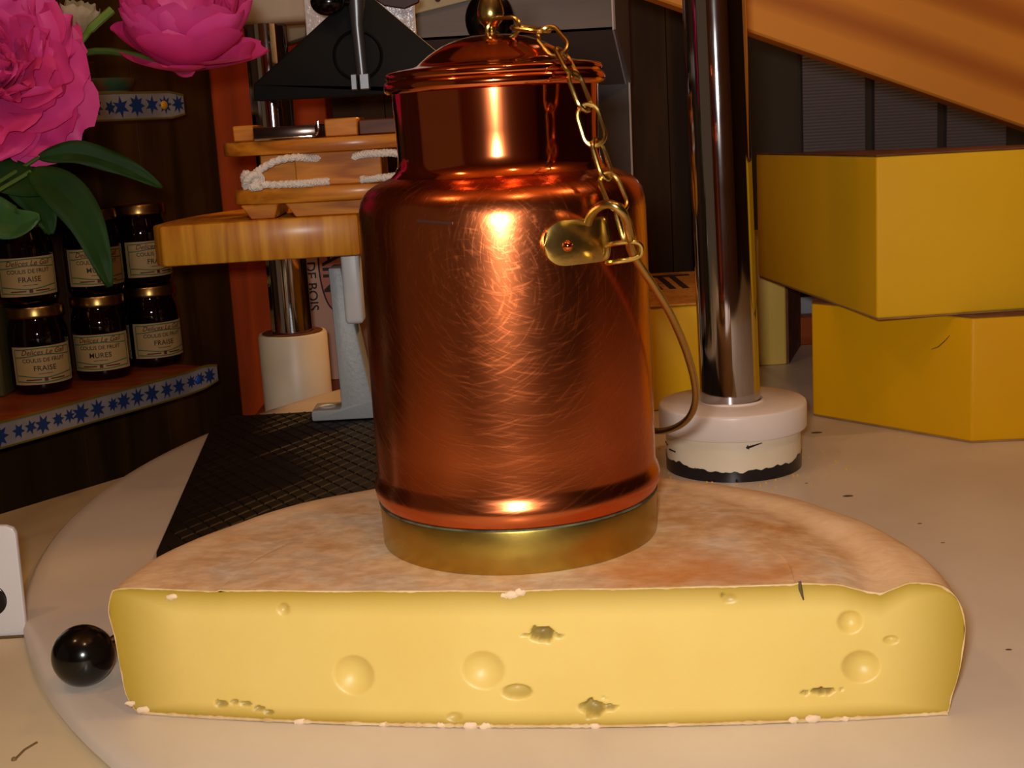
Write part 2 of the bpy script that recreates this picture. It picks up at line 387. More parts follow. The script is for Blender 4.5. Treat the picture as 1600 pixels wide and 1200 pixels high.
# ------------------------------------------------------------------ half wheel of raclette
O = Vector((0, 0.5465, 0)); EX = Vector((0.354, -0.047, 0)).normalized(); EY = Vector((-EX.y, EX.x, 0))
CH = 0.060
def bulge(x, z):
    return max(0.0, 1 - (x / 0.182) ** 2) * (0.008 + 0.006 * (1 - z / 0.06))
def L2W(x, y, z): return O + EX * x + EY * y + Vector((0, 0, z))
def onface(px, py):
    d = ray(px, py); off = 0.008
    for _ in range(4):
        t = ((O - EY * off) - CAM).dot(EY) / d.dot(EY); p = CAM + d * t - O
        off = bulge(p.dot(EX), p.z)
    return p.dot(EX), p.z
def up3(P):
    Q = spline([(x, z, 0) for x, z in [(0.0, CH - 0.0008)] + P], 4); return [(q.x, q.y) for q in Q[1:]]
RS = up3([(0.010, 0.0570), (0.0168, 0.0490), (0.0192, 0.0370), (0.0172, 0.0200), (0.0140, 0.0080), (0.0130, 0.0030), (0.0120, 0.0002)])
LS = up3([(0.0016, 0.0578), (0.0040, 0.0490), (0.0025, 0.0370), (0.0015, 0.0200), (0.0005, 0.0100), (-0.0025, 0.0030), (-0.0050, 0.0002)])
NS = len(RS); IB = 6 + NS
def rprofile(phi):
    w = (1 + math.cos(phi)) / 2; g = sstep(1.35, 0.0, phi)
    R = 0.1715 + 0.004 * g
    pr = [(R - 0.05, CH), (R - 0.032, CH - 0.001 * g), (R - 0.022, CH - 0.0040 * g), (R - 0.015, CH - 0.0052 * g), (R - 0.009, CH - 0.0026 * g), (R - 0.004, CH - 0.0008 * g),
          (R, CH - 0.0008)]
    pr += [(R + a[0] * w + b_[0] * (1 - w), a[1] * w + b_[1] * (1 - w)) for a, b_ in zip(RS, LS)]
    pr += [(R - 0.05, 0.0)]
    return pr
NPH = 72
rv, rf = [], []; npf = len(rprofile(0))
def rpos(phi, r, z):
    lump = 0.0012 * mnoise.noise(Vector((r * math.cos(phi) * 28, r * math.sin(phi) * 28, z * 30)))
    x = -0.012 + (r) * math.cos(phi); y = 0.006 + r * math.sin(phi)
    return x, y, (z + lump if z > 0.002 else z)
ring = []
for k in range(NPH + 1):
    phi = math.pi * k / NPH
    for (r, z) in rprofile(phi):
        x, y, zz = rpos(phi, r, z)
        if k in (0, NPH): y = -bulge(x, zz)
        rv.append(L2W(x, y, zz))
for k in range(NPH):
    for i in range(npf - 1):
        a, b = k * npf + i, (k + 1) * npf + i
        rf.append([a, b, b + 1, a + 1])
# top and bottom inner fields: fan of quads between arc and the cut line
def xfront(t, sgn=1): return t
NX = 96
for (idx, z, nm) in ((0, CH, 'top'), (npf - 1, 0.0, 'bot')):
    n0 = len(rv); rows = 14
    xa = [rpos(math.pi * k / NPH, *rprofile(math.pi * k / NPH)[idx])[:2] for k in range(NPH + 1)]
    xr, xl = xa[0][0], xa[-1][0]
    for k in range(NPH + 1):
        ax, ay = xa[k]
        if k in (0, NPH): ay = -bulge(ax, z)
        fx = xr + (xl - xr) * (1 - math.cos(math.pi * k / NPH)) / 2; fy = -bulge(fx, z)
        if 0 < k < NPH: pass
        for j in range(rows + 1):
            s = j / rows; x = ax + (fx - ax) * s; y = ay + (fy - ay) * s
            zz = z + (0.0008 * mnoise.noise(Vector((x * 30, y * 30, 3))) if nm == 'top' and 0 < j else 0)
            if nm == 'top' and j == 0: zz = rpos(math.pi * k / NPH, *rprofile(math.pi * k / NPH)[idx])[2]
            if nm == 'top': zz = min(zz, CH + 0.0001) if math.hypot(x * 1 + 0.0, y - 0.075) < 0.075 else zz
            rv.append(L2W(x, y, zz))
    for k in range(NPH):
        for j in range(rows):
            a = n0 + k * (rows + 1) + j; b = a + rows + 1
            rf.append([a, b, b + 1, a + 1])
# outline of the cut: right profile top->side->bottom and left the same
def outline():
    R = [(rpos(0, r, z)[0], rpos(0, r, z)[2]) for r, z in rprofile(0)]
    Lp = [(rpos(math.pi, r, z)[0], rpos(math.pi, r, z)[2]) for r, z in rprofile(math.pi)]
    return R, Lp
OR, OL = outline()
def interp(pts, x):
    for (x0, z0), (x1, z1) in zip(pts, pts[1:]):
        if x0 <= x <= x1 or x1 <= x <= x0:
            return z0 + (z1 - z0) * ((x - x0) / (x1 - x0) if abs(x1 - x0) > 1e-9 else 0)
    return pts[-1][1]
# left/right boundary x as a function of z, top/bottom boundary z as a function of x
def side_x(P, z):
    best = None
    Q = P[6:IB + 1]
    for (x0, z0), (x1, z1) in zip(Q, Q[1:]):
        if min(z0, z1) - 1e-6 <= z <= max(z0, z1) + 1e-6:
            return x0 + (x1 - x0) * ((z - z0) / (z1 - z0) if abs(z1 - z0) > 1e-9 else 0)
    return Q[0][0] if z > Q[0][1] else Q[-1][0]
topR = OR[:7]; topL = OL[:7]
def ztop(x):
    if x > topR[0][0]: return interp(topR, x)
    if x < topL[0][0]: return interp(topL, x)
    return CH + 0.0008 * mnoise.noise(Vector((x * 30, -0.3, 3)))
EYES = []
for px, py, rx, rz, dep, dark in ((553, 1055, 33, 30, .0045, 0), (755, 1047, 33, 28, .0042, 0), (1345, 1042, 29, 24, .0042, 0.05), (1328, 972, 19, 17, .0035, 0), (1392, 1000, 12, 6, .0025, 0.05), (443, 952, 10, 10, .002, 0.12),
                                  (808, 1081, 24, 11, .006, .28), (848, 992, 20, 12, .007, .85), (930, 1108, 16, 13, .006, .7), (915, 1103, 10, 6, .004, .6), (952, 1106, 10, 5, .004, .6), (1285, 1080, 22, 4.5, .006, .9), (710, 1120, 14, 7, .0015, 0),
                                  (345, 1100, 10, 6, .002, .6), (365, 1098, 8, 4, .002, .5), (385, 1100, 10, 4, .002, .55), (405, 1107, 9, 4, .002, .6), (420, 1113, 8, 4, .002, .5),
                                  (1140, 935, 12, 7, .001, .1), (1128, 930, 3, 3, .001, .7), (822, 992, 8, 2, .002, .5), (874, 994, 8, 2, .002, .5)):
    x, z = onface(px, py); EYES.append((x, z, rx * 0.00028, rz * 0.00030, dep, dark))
pv, pf, pd, pe = [], [], [], []
NXF, NZF = 440, 84
INS = 0.0006
def outline_poly():
    P = [(x, z) for x, z in OL[::-1][1:]] + [(OL[0][0] + (OR[0][0] - OL[0][0]) * k / 60, ztop(OL[0][0] + (OR[0][0] - OL[0][0]) * k / 60)) for k in range(1, 60)] + [(x, z) for x, z in OR[:-1]]
    return P
OP = outline_poly()
def zlim(x):
    zs = []
    for i in range(len(OP)):
        (x0, z0), (x1, z1) = OP[i - 1], OP[i]
        if (x0 <= x) != (x1 <= x): zs.append(z0 + (z1 - z0) * (x - x0) / (x1 - x0))
    return (min(zs), max(zs)) if len(zs) > 1 else (0.03, 0.03)
XL, XR = min(p[0] for p in OP), max(p[0] for p in OP)
ends = {}
for i in range(NXF + 1):
    t = (1 - math.cos(math.pi * i / NXF)) / 2 * 0.35 + i / NXF * 0.65
    x = XL + INS + (XR - XL - 2 * INS) * t
    zb, zt = zlim(x); zb += INS; zt -= INS
    if zt < zb: zt = zb = (zt + zb) / 2
    for j in range(NZF + 1):
        z = zb + (zt - zb) * j / NZF
        y = -bulge(x, z) + 0.0003 * mnoise.noise(Vector((x * 40, 0, z * 40)))
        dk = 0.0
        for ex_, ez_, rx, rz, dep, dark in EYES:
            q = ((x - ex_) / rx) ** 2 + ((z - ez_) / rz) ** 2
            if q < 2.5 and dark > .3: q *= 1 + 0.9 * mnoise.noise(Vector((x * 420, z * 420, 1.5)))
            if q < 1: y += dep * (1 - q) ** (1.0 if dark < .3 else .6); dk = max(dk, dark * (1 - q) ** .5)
        de = min((x - XL) / 0.034, (XR - x) / 0.036, (zt - z) / 0.011, (z - zb) / 0.007, 1.0)
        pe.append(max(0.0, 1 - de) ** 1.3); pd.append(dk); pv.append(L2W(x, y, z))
for i in range(NXF):
    for j in range(NZF):
        a = i * (NZF + 1) + j; pf.append([a, a + 1, a + NZF + 2, a + NZF + 1])
cheese = empty('half_cheese_wheel', L2W(0, 0.07, 0.0), 'half wheel of pale yellow cheese with round holes lying on the white board', 'cheese')

def rind_mat(name, cols, scale):
    m = bpy.data.materials.new(name); m.use_nodes = True; nt = m.node_tree; b = nt.nodes['Principled BSDF']
    b.inputs['Roughness'].default_value = 0.7
    tc = nt.nodes.new('ShaderNodeTexCoord')
    n1 = nt.nodes.new('ShaderNodeTexNoise'); n1.inputs['Scale'].default_value = scale; n1.inputs['Detail'].default_value = 6; n1.inputs['Roughness'].default_value = 0.6
    n2 = nt.nodes.new('ShaderNodeTexNoise'); n2.inputs['Scale'].default_value = scale * 6; n2.inputs['Detail'].default_value = 5
    mp = nt.nodes.new('ShaderNodeMapping'); mp.inputs['Scale'].default_value = (0.9, 1.0, 1)
    nt.links.new(tc.outputs['Object'], mp.inputs[0])
    nt.links.new(mp.outputs[0], n1.inputs['Vector']); nt.links.new(mp.outputs[0], n2.inputs['Vector'])
    r1 = nt.nodes.new('ShaderNodeValToRGB'); el = r1.color_ramp.elements
    el[0].position = 0.28; el[0].color = lin(cols[0]); el[1].position = 0.72; el[1].color = lin(cols[-1])
    for k, c in enumerate(cols[1:-1]):
        e = el.new(0.28 + 0.44 * (k + 1) / (len(cols) - 1)); e.color = lin(c)
    nt.links.new(n1.outputs['Fac'], r1.inputs['Fac'])
    r2 = nt.nodes.new('ShaderNodeValToRGB'); r2.color_ramp.elements[0].position = 0.40; r2.color_ramp.elements[1].position = 0.62
    r2.color_ramp.elements[0].color = (0.70, 0.60, 0.50, 1); r2.color_ramp.elements[1].color = (1, 1, 1, 1)
    nt.links.new(n2.outputs['Fac'], r2.inputs['Fac'])
    mx = nt.nodes.new('ShaderNodeMix'); mx.data_type = 'RGBA'; mx.blend_type = 'MULTIPLY'; mx.inputs[0].default_value = 0.55
    nt.links.new(r1.outputs['Color'], mx.inputs[6]); nt.links.new(r2.outputs['Color'], mx.inputs[7])
    src = mx.outputs[2]
    for nm, c in (('rimtone', '#eac698'), ('orange', '#c47a2c')):
        at = nt.nodes.new('ShaderNodeAttribute'); at.attribute_name = nm
        ml = nt.nodes.new('ShaderNodeMath'); ml.operation = 'MULTIPLY'; ml.inputs[1].default_value = 0.75; nt.links.new(at.outputs['Fac'], ml.inputs[0])
        m3 = nt.nodes.new('ShaderNodeMix'); m3.data_type = 'RGBA'; nt.links.new(ml.outputs[0], m3.inputs[0]); nt.links.new(src, m3.inputs[6]); m3.inputs[7].default_value = lin(c); src = m3.outputs[2]
    nt.links.new(src, b.inputs['Base Color'])
    bp = nt.nodes.new('ShaderNodeBump'); bp.inputs['Strength'].default_value = 0.35; bp.inputs['Distance'].default_value = 0.0012
    nt.links.new(n2.outputs['Fac'], bp.inputs['Height']); nt.links.new(bp.outputs[0], b.inputs['Normal'])
    return m
M_rind = rind_mat('washed_rind', ['#c88c44', '#dbb07e', '#e2c098', '#d8c4a8', '#e8cca6'], 24)
# rim of the cut: joins rind outline to the paste
ringpts = [(x, z) for x, z in OR[::-1]] + [(x, z) for x, z in OL]
rind = mk('rind', (rv, rf), M_rind, cheese, sharp=50)
tl, to = [], []
for v in rv:
    q = Vector(v) - O; x, y = q.dot(EX), q.dot(EY); r_ = math.hypot(x + 0.012, y - 0.006)
    n_ = mnoise.noise(Vector((x * 55, y * 55, 2))) * 0.5 + mnoise.noise(Vector((x * 140, y * 140, 7))) * 0.3
    tl.append(sstep(0.148, 0.162, r_ + 0.006 * n_) * 0.85)
    d1 = ((x - 0.072) / 0.055) ** 2 + ((y - 0.012) / 0.035) ** 2; d2 = ((x - 0.115) / 0.045) ** 2 + ((y - 0.02) / 0.03) ** 2
    to.append(max(0.0, min(1.0, (1 - d1) * 0.9 + n_ * 0.8)) * (1 if d1 < 1.6 else 0))
for nm, data in (('rimtone', tl), ('orange', to)):
    a = rind.data.attributes.new(nm, 'FLOAT', 'POINT'); a.data.foreach_set('value', data)
# ragged rind edge around the cut
ro = []
def loop_outline():
    P = []
    xa, xb = OL[6][0], OR[6][0]
    for k in range(0, 201):
        x = xa + (xb - xa) * k / 200; P.append((x, ztop(x)))
    for k in range(7, IB + 1): P.append(OR[k])
    for k in range(0, 201): P.append((OR[IB][0] + (OL[IB][0] - OR[IB][0]) * k / 200, 0.0004))
    for k in range(IB, 6, -1): P.append(OL[k])
    return P
LO = loop_outline(); LI = []
M_flake = mat('rind_crumb', '#e2c6a4', 0.7)
ov, of_ = [], []
for k, (x, z) in enumerate(LO):
    lo_ = z < 0.001
    rag = abs(mnoise.noise(Vector((x * 220, z * 220, 5)))) * (0.0016 if lo_ else 0.0008)
    rs = 0.0002 + 0.0009 * abs(mnoise.noise(Vector((z * 120, x * 9, 2)))); xi = x - (rs if x > 0.165 else -rs if x < -0.175 else 0)
    zi = z - (0.0005 + rag) if z > 0.054 else z + (0.0009 + rag) if lo_ else z
    yo = -bulge(x, max(z, 0)); yb = -0.0004 - (rag * 0.8 if lo_ else 0)
    ov += [L2W(x, yo + 0.001, z), L2W(x, yo + yb, z), L2W(xi, yo + yb, zi), L2W(xi, yo + 0.001, zi)]
nL = len(LO)
for k in range(nL):
    a, b = k * 4, ((k + 1) % nL) * 4
    for q in range(4): of_.append([a + q, a + (q + 1) % 4, b + (q + 1) % 4, b + q])
mk('rind_edge', (ov, of_), mat('cut_rind', '#dcc090', 0.7, col2='#c9a468', scale=60, bump=0.3, bscale=400), cheese, sharp=30)
for px, py, r in ((800, 928, .0022), (812, 925, .0018), (790, 930, .0014), (268, 932, .0016), (470, 1134, .0018), (735, 1143, .0022), (760, 1143, .0017), (930, 1136, .0016), (1240, 1124, .0016), (1270, 1122, .0022), (225, 1108, .002), (1320, 1122, .0014), (600, 1136, .0013), (690, 1142, .0016), (205, 1098, .0016)):
    x, z = onface(px, py); z = max(z, 0.001); vf = sphere(L2W(x, -bulge(x, z) - 0.0006, z), r, 9, 6, (1.5, 0.5, 0.8))
    mk('rind_flake', mapv(vf, lambda v: v + Vector((mnoise.noise(v * 700), 0, mnoise.noise(v * 900))) * 0.0008), M_flake, cheese)
cx_, cz_ = onface(1252, 918)
mk('rind_crack', tube([L2W(cx_ - .0006, -bulge(cx_, CH) - .0002, CH + 0.0010), L2W(cx_ - .0004, -bulge(cx_, CH) - .0009, CH - .002), L2W(cx_ + .0008, -bulge(cx_, CH) - .0006, CH - .007)], [0.0006, .0008, .0003], 6), M_spot, cheese)
mp_ = bpy.data.materials.new('cheese_paste'); mp_.use_nodes = True; nt = mp_.node_tree; b = nt.nodes['Principled BSDF']
b.inputs['Roughness'].default_value = 0.42; b.inputs['Subsurface Weight'].default_value = 0.35; b.inputs['Subsurface Radius'].default_value = (0.006, 0.004, 0.0012); b.inputs['Subsurface Scale'].default_value = 1.0
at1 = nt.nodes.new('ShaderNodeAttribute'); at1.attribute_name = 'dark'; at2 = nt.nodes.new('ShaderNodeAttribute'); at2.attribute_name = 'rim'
nz = nt.nodes.new('ShaderNodeTexNoise'); nz.inputs['Scale'].default_value = 22; tc = nt.nodes.new('ShaderNodeTexCoord'); nt.links.new(tc.outputs['Object'], nz.inputs['Vector'])
r0 = nt.nodes.new('ShaderNodeValToRGB'); r0.color_ramp.elements[0].color = lin('#e3c974'); r0.color_ramp.elements[1].color = lin('#dabb62'); nt.links.new(nz.outputs['Fac'], r0.inputs['Fac'])
m1 = nt.nodes.new('ShaderNodeMix'); m1.data_type = 'RGBA'; nt.links.new(at2.outputs['Fac'], m1.inputs[0]); nt.links.new(r0.outputs['Color'], m1.inputs[6]); m1.inputs[7].default_value = lin('#a8881c')
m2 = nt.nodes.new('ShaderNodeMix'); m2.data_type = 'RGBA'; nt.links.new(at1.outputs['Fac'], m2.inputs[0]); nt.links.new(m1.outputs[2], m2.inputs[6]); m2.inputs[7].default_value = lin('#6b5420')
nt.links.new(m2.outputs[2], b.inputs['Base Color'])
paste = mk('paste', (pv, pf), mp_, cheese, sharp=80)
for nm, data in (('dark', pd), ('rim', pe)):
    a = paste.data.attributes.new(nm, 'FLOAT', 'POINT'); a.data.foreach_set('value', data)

# ------------------------------------------------------------------ copper milk can
CC = Vector((0, 0.622, CH))
can = empty('copper_milk_can', CC, 'tall shiny copper milk can with brass base standing on the half cheese', 'milk can')
Z = lambda z: z - CH
body = [(0.0, Z(.0795)), (.0655, Z(.0795)), (.0664, Z(.082)), (.0676, Z(.0845)), (.0680, Z(.0875)), (.0674, Z(.0905)), (.0664, Z(.0925)), (.0660, Z(.0955)), (.0661, Z(.11)), (.0662, Z(.14)), (.0661, Z(.17)), (.0660, Z(.20)), (.0659, Z(.212)),
        (.0655, Z(.2165)), (.0646, Z(.2205)), (.0630, Z(.2235)), (.0608, Z(.2258)), (.0575, Z(.2278)), (.0535, Z(.2294)), (.0500, Z(.2308)), (.0478, Z(.2328)), (.0464, Z(.236)), (.0460, Z(.240)), (.0462, Z(.25)), (.0466, Z(.262)), (.0468, Z(.2685)), (.0, Z(.2685))]
mk('body', lathe(body[:20], CC, 128, False), M_copper, can, sharp=60)
mk('neck', lathe(body[19:], CC, 128, False), M_copper2, can, sharp=60)
lid = [(.0, Z(.2688)), (.0468, Z(.2688)), (.0486, Z(.2678)), (.0499, Z(.2688)), (.0503, Z(.2708)), (.0498, Z(.2726)), (.0484, Z(.2734)), (.0488, Z(.2742)), (.0492, Z(.2756)), (.0484, Z(.2768)), (.0440, Z(.2778)), (.0385, Z(.2786)), (.0352, Z(.2794)),
       (.0330, Z(.2812)), (.0290, Z(.2842)), (.0235, Z(.2874)), (.0170, Z(.2900)), (.0100, Z(.2914)), (.004, Z(.2918)), (0, Z(.2918))]
lid_o = mk('lid', lathe(lid, CC, 128, False), M_copper2, can, sharp=60)
knob = [(0, Z(.2916)), (.0032, Z(.2916)), (.0034, Z(.2925)), (.0019, Z(.2934)), (.0018, Z(.2945)), (.0034, Z(.2952)), (.0036, Z(.2960)), (.0046, Z(.2968)), (.0058, Z(.2990)), (.0061, Z(.3010)), (.0057, Z(.3035)), (.0047, Z(.3065)), (.0038, Z(.3090)), (.0036, Z(.3105)), (.0042, Z(.3120)), (.0046, Z(.3140)), (.0038, Z(.3165)), (0, Z(.3175))]
mk('knob', lathe(knob, CC, 40, False), M_brass, can, sharp=60)
mk('base_band', lathe([(0, Z(.0602)), (.0654, Z(.0602)), (.0656, Z(.0608)), (.0660, Z(.079)), (.0656, Z(.0802)), (0, Z(.0802))], CC, 128, False), M_brassb, can, sharp=50)
mk('solder_seam', lathe([(.0655, Z(.0799)), (.0665, Z(.0800)), (.0665, Z(.0807)), (.0655, Z(.0808))], CC, 128, False), mat('verdigris', '#2e2d22', 0.8, col2='#5c6650', scale=90), can)
# ears for the bail
def oncan(px, py, r=0.067):
    d = ray(px, py); ox, oy = CAM.x - CC.x, CAM.y - CC.y
    a = d.x ** 2 + d.y ** 2; b_ = 2 * (ox * d.x + oy * d.y); c = ox * ox + oy * oy - r * r
    t = (-b_ - math.sqrt(max(0, b_ * b_ - 4 * a * c))) / (2 * a); return CAM + d * t
ep = oncan(900, 378)
EA = math.atan2(ep.x - CC.x, CC.y - ep.y); EZ = ep.z
def cyl(a, r, z): return Vector((CC.x + r * math.sin(a), CC.y - r * math.cos(a), z))      # a = angle to the right of the front
def ear(a0, par):
    zc = EZ; hh = 0.0094; parts = []
    N = 22; rows = 8; v, f = [], []
    pts2 = []
    # strap plate: a stadium, round at the end away from the loop, wrapped on the can
    a_l, a_r = a0 - 0.225, a0 + 0.20
    grid_u, grid_v = 24, 12
    for layer in (0.0002, 0.0022):
        for i in range(grid_u + 1):
            u = (i / grid_u) ** 1.8; a = a_l + (a_r - a_l) * u
            s = (a - a_l) * 0.066
            hw = hh * math.sqrt(max(0.0, 1 - ((hh - s) / hh) ** 2)) if s < hh else hh
            for j in range(grid_v + 1):
                z = zc + (j / grid_v * 2 - 1) * max(hw, 0.0003)
                lay = layer + (0.0010 * (1 - (j / grid_v * 2 - 1) ** 2) if layer > 0.001 else 0)
                v.append(cyl(a, 0.0660 + lay, z))
    nn = (grid_u + 1) * (grid_v + 1)
    for l in range(2):
        for i in range(grid_u):
            for j in range(grid_v):
                q = l * nn + i * (grid_v + 1) + j; f.append([q, q + 1, q + grid_v + 2, q + grid_v + 1])
    bd_ = [i * (grid_v + 1) for i in range(grid_u + 1)] + [grid_u * (grid_v + 1) + j for j in range(1, grid_v + 1)] + [i * (grid_v + 1) + grid_v for i in range(grid_u - 1, -1, -1)] + [j for j in range(grid_v - 1, 0, -1)]
    for k in range(len(bd_)):
        p, q = bd_[k], bd_[(k + 1) % len(bd_)]; f.append([p, q, q + nn, p + nn])
    e = mk('ear', (v, f), M_brass, par, sharp=50)
    # standing lug at the right end of the strap with its eye
    out = Vector((math.sin(a_r), -math.cos(a_r), 0)); tan = Vector((math.cos(a_r), math.sin(a_r), 0))
    c = cyl(a_r - 0.012, 0.066, zc)
    lug = []
    for k in range(17):
        t = math.pi * k / 16; lug.append(c + out * (0.0050 * math.sin(t) ** 0.6) + Vector((0, 0, hh * 1.02 * math.cos(t))))
    lugm = bevelled(prism(lug, tan * 0.0030), 0.0010, 2)
    mk('lug', lugm, M_brass, e)
    rv_ = sphere((0, 0, 0), 0.0024, 16, 8)
    rr = cyl(a_l + 0.15, 0.0690, zc - 0.001)
    mk('rivet', ([p + rr for p in rv_[0]], rv_[1]), M_copper2, e)
    return e, c
ear1, lugc = ear(EA, can)
ear2, lugc2 = ear(EA + math.pi, can)
# bail: swings down on the right of the can
hz = EZ
AX = Vector((math.sin(EA + 0.2), -math.cos(EA + 0.2), 0)); PERP = Vector((AX.y * -1, AX.x, 0))
A0 = Vector((CC.x, CC.y, hz)) + AX * 0.0715
_d = ray(1066, 658); _c = Vector((CC.x, CC.y, hz)); _t = (_c - CAM).dot(AX) / _d.dot(AX)
DD = (CAM + _d * _t - _c).normalized()
NRM = AX.cross(DD).normalized()
def onbail(px, py):
    d = ray(px, py); t = (A0 - CAM).dot(NRM) / d.dot(NRM); return CAM + d * t
front = [onbail(*p) for p in ((928, 393), (918, 365), (922, 338), (938, 322), (957, 320), (974, 335), (982, 362), (985, 388), (998, 412), (1022, 448), (1048, 492), (1071, 545), (1085, 595), (1086, 630), (1074, 655), (1050, 670), (1020, 673))]
ctr = Vector((CC.x, CC.y, hz))
def mirror(p):
    q = p - ctr; return ctr + q - AX * (2 * q.dot(AX))
back = [ctr + AX * a + DD * b_ for a, b_ in ((-.060, .172), (-.078, .150), (-.0865, .115), (-.086, .070), (-.082, .030), (-.0795, .0056))]
bail_path = spline(front + back, 8)
mk('bail', tube(bail_path, 0.00185, 12), mat('dull_brass', (0.50, 0.36, 0.12, 1), 0.3, 1.0, rvar=0.08, scale=100), can)
# keeper ring closing the bail's eye
kr = [ony(p[0], p[1], p[2]) for p in ((948, 384, .5625), (962, 380, .557), (990, 378, .5555), (1001, 384, .556), (1001, 397, .557), (990, 404, .557), (962, 409, .557), (948, 411, .5625))]
mk('keeper_ring', tube(spline(kr, 6), 0.0011, 8), M_brass, can)
M_dent = mat('dent_line', '#2c0e04', 0.6)
mk('dent_mark', tube([oncan(px, py, 0.0658) for px, py in ((652, 345), (680, 347), (707, 349))], 0.0006, 8), M_dent, can)
# chain from knob to bail
chain = empty('chain', (0, 0, 0), parent=can)
def link_mesh(Lk=0.0168, Wd=0.0092, r=0.0010):
    h = (Lk - Wd) / 2; P = []
    for k in range(11): a = -math.pi / 2 + math.pi * k / 10; P.append((h + Wd / 2 * math.cos(a), Wd / 2 * math.sin(a), 0))
    for k in range(11): a = math.pi / 2 + math.pi * k / 10; P.append((-h + Wd / 2 * math.cos(a), Wd / 2 * math.sin(a), 0))
    return tube(P, r, 8, True)
lm = link_mesh()
pts = [((765, 46), .614), ((800, 44), .606), ((838, 40), .600), ((868, 68), .592), ((888, 104), .580), ((904, 133), .5765), ((918, 176), .5735), ((932, 222), .5720), ((947, 272), .5690), ((962, 306), .5655), ((978, 352), .5600), ((984, 378), .5590)]
cp = [ony(p[0][0], p[0][1], p[1]) for p in pts]
P = spline(cp, 12); acc = [0]
for a, b_ in zip(P, P[1:]): acc.append(acc[-1] + (b_ - a).length)
total = acc[-1]; nlk = 9; pitch = total / nlk
def at_len(s):
    for i in range(len(acc) - 1):
        if acc[i + 1] >= s: return P[i] + (P[i + 1] - P[i]) * ((s - acc[i]) / max(acc[i + 1] - acc[i], 1e-9))
    return P[-1]
roll = [0.25, 1.45, 0.15, 1.2, 1.0, 0.12, 1.05, 0.6, 1.05]
lmesh = None
for k in range(nlk):
    a, b_ = at_len(k * pitch), at_len((k + 1) * pitch); d = (b_ - a).normalized(); c = (a + b_) / 2
    vd = (CAM - c).normalized(); side = d.cross(vd).normalized(); nn_ = side.cross(d)
    ra = roll[k]; s2 = side * math.cos(ra) + nn_ * math.sin(ra); n2 = d.cross(s2)
    scl = (pitch + 0.0026) / 0.0168
    R = Matrix((d * scl, s2, n2)).transposed()
    vf = ([c + R @ Vector(v) for v in lm[0]], lm[1])
    mk('link', vf, M_brass, chain)

# ------------------------------------------------------------------ right pole with collar
PX, PY = 0.1563, 0.938
pc = Vector((PX, PY, 0))
lean = lambda v: Vector((v.x - 0.016 * max(0.0, v.z - 0.03) - 0.0008, v.y, v.z))
# ring heights read off the collar
pole = empty('steel_pole', pc, 'chrome pole with white collar standing on the board right of the can', 'pole')
mk('tube', mapv(lathe([(0.0212, 0.036), (0.0212, 0.62), (0, 0.62)], pc, 64, False), lean), M_chrome, pole)
mk('collar', lathe([(0, 0.0), (0.0478, 0.0), (0.0478, 0.004), (0.0478, 0.0285), (0.046, 0.0295), (0, 0.0295)], pc, 96, False), M_cream, pole)
cap = [(0.0222, 0.0300), (0.0518, 0.0292), (0.0523, 0.0300), (0.0523, 0.0450), (0.0519, 0.0466), (0.0508, 0.0475), (0.0225, 0.0477), (0.0216, 0.0490), (0.0216, 0.030)]
mk('cap_ring', lathe(cap, pc, 96, False), M_white, pole)
# worn black foot of the collar, its edge ragged
v, f = [], []
nseg = 160
for k in range(nseg):
    a = 2 * math.pi * k / nseg; h = 0.0072 + 0.0028 * mnoise.noise(Vector((math.cos(a) * 3, math.sin(a) * 3, 1))) + 0.0018 * mnoise.noise(Vector((math.cos(a) * 11, math.sin(a) * 11, 4))) + 0.003 * abs(math.sin(a + 1.6)) ** 2
    for r, z in ((0.0478, 0.0001), (0.0482, 0.0001), (0.0482, h), (0.0478, h)): v.append(pc + Vector((r * math.cos(a), r * math.sin(a), z)))
for k in range(nseg):
    for i in range(4):
        a, b_ = k * 4 + i, ((k + 1) % nseg) * 4 + i; f.append([k * 4 + i, k * 4 + (i + 1) % 4, ((k + 1) % nseg) * 4 + (i + 1) % 4, ((k + 1) % nseg) * 4 + i])
mk('worn_foot', (v, f), M_blackring, pole)
def oncyl(px, py, r=0.0481):
    d = ray(px, py); ox, oy = CAM.x - PX, CAM.y - PY
    a = d.x ** 2 + d.y ** 2; b_ = 2 * (ox * d.x + oy * d.y); c = ox * ox + oy * oy - r * r
    t = (-b_ - math.sqrt(max(0, b_ * b_ - 4 * a * c))) / (2 * a); return CAM + d * t
chips = [sphere(oncyl(1086, 733), 0.0009, 10, 6)]
chips += [tube([oncyl(1166, 700), oncyl(1173, 698), oncyl(1191, 692)], [0.0009, 0.0008, 0.0003], 6), tube([oncyl(1168, 696), oncyl(1170, 702)], 0.0005, 5), tube([oncyl(1046, 702), oncyl(1055, 706)], 0.0006, 6), tube([oncyl(1040, 690), oncyl(1043, 695)], 0.0005, 6)]
for c_ in chips: mk('paint_chip', c_, M_blackring, pole)

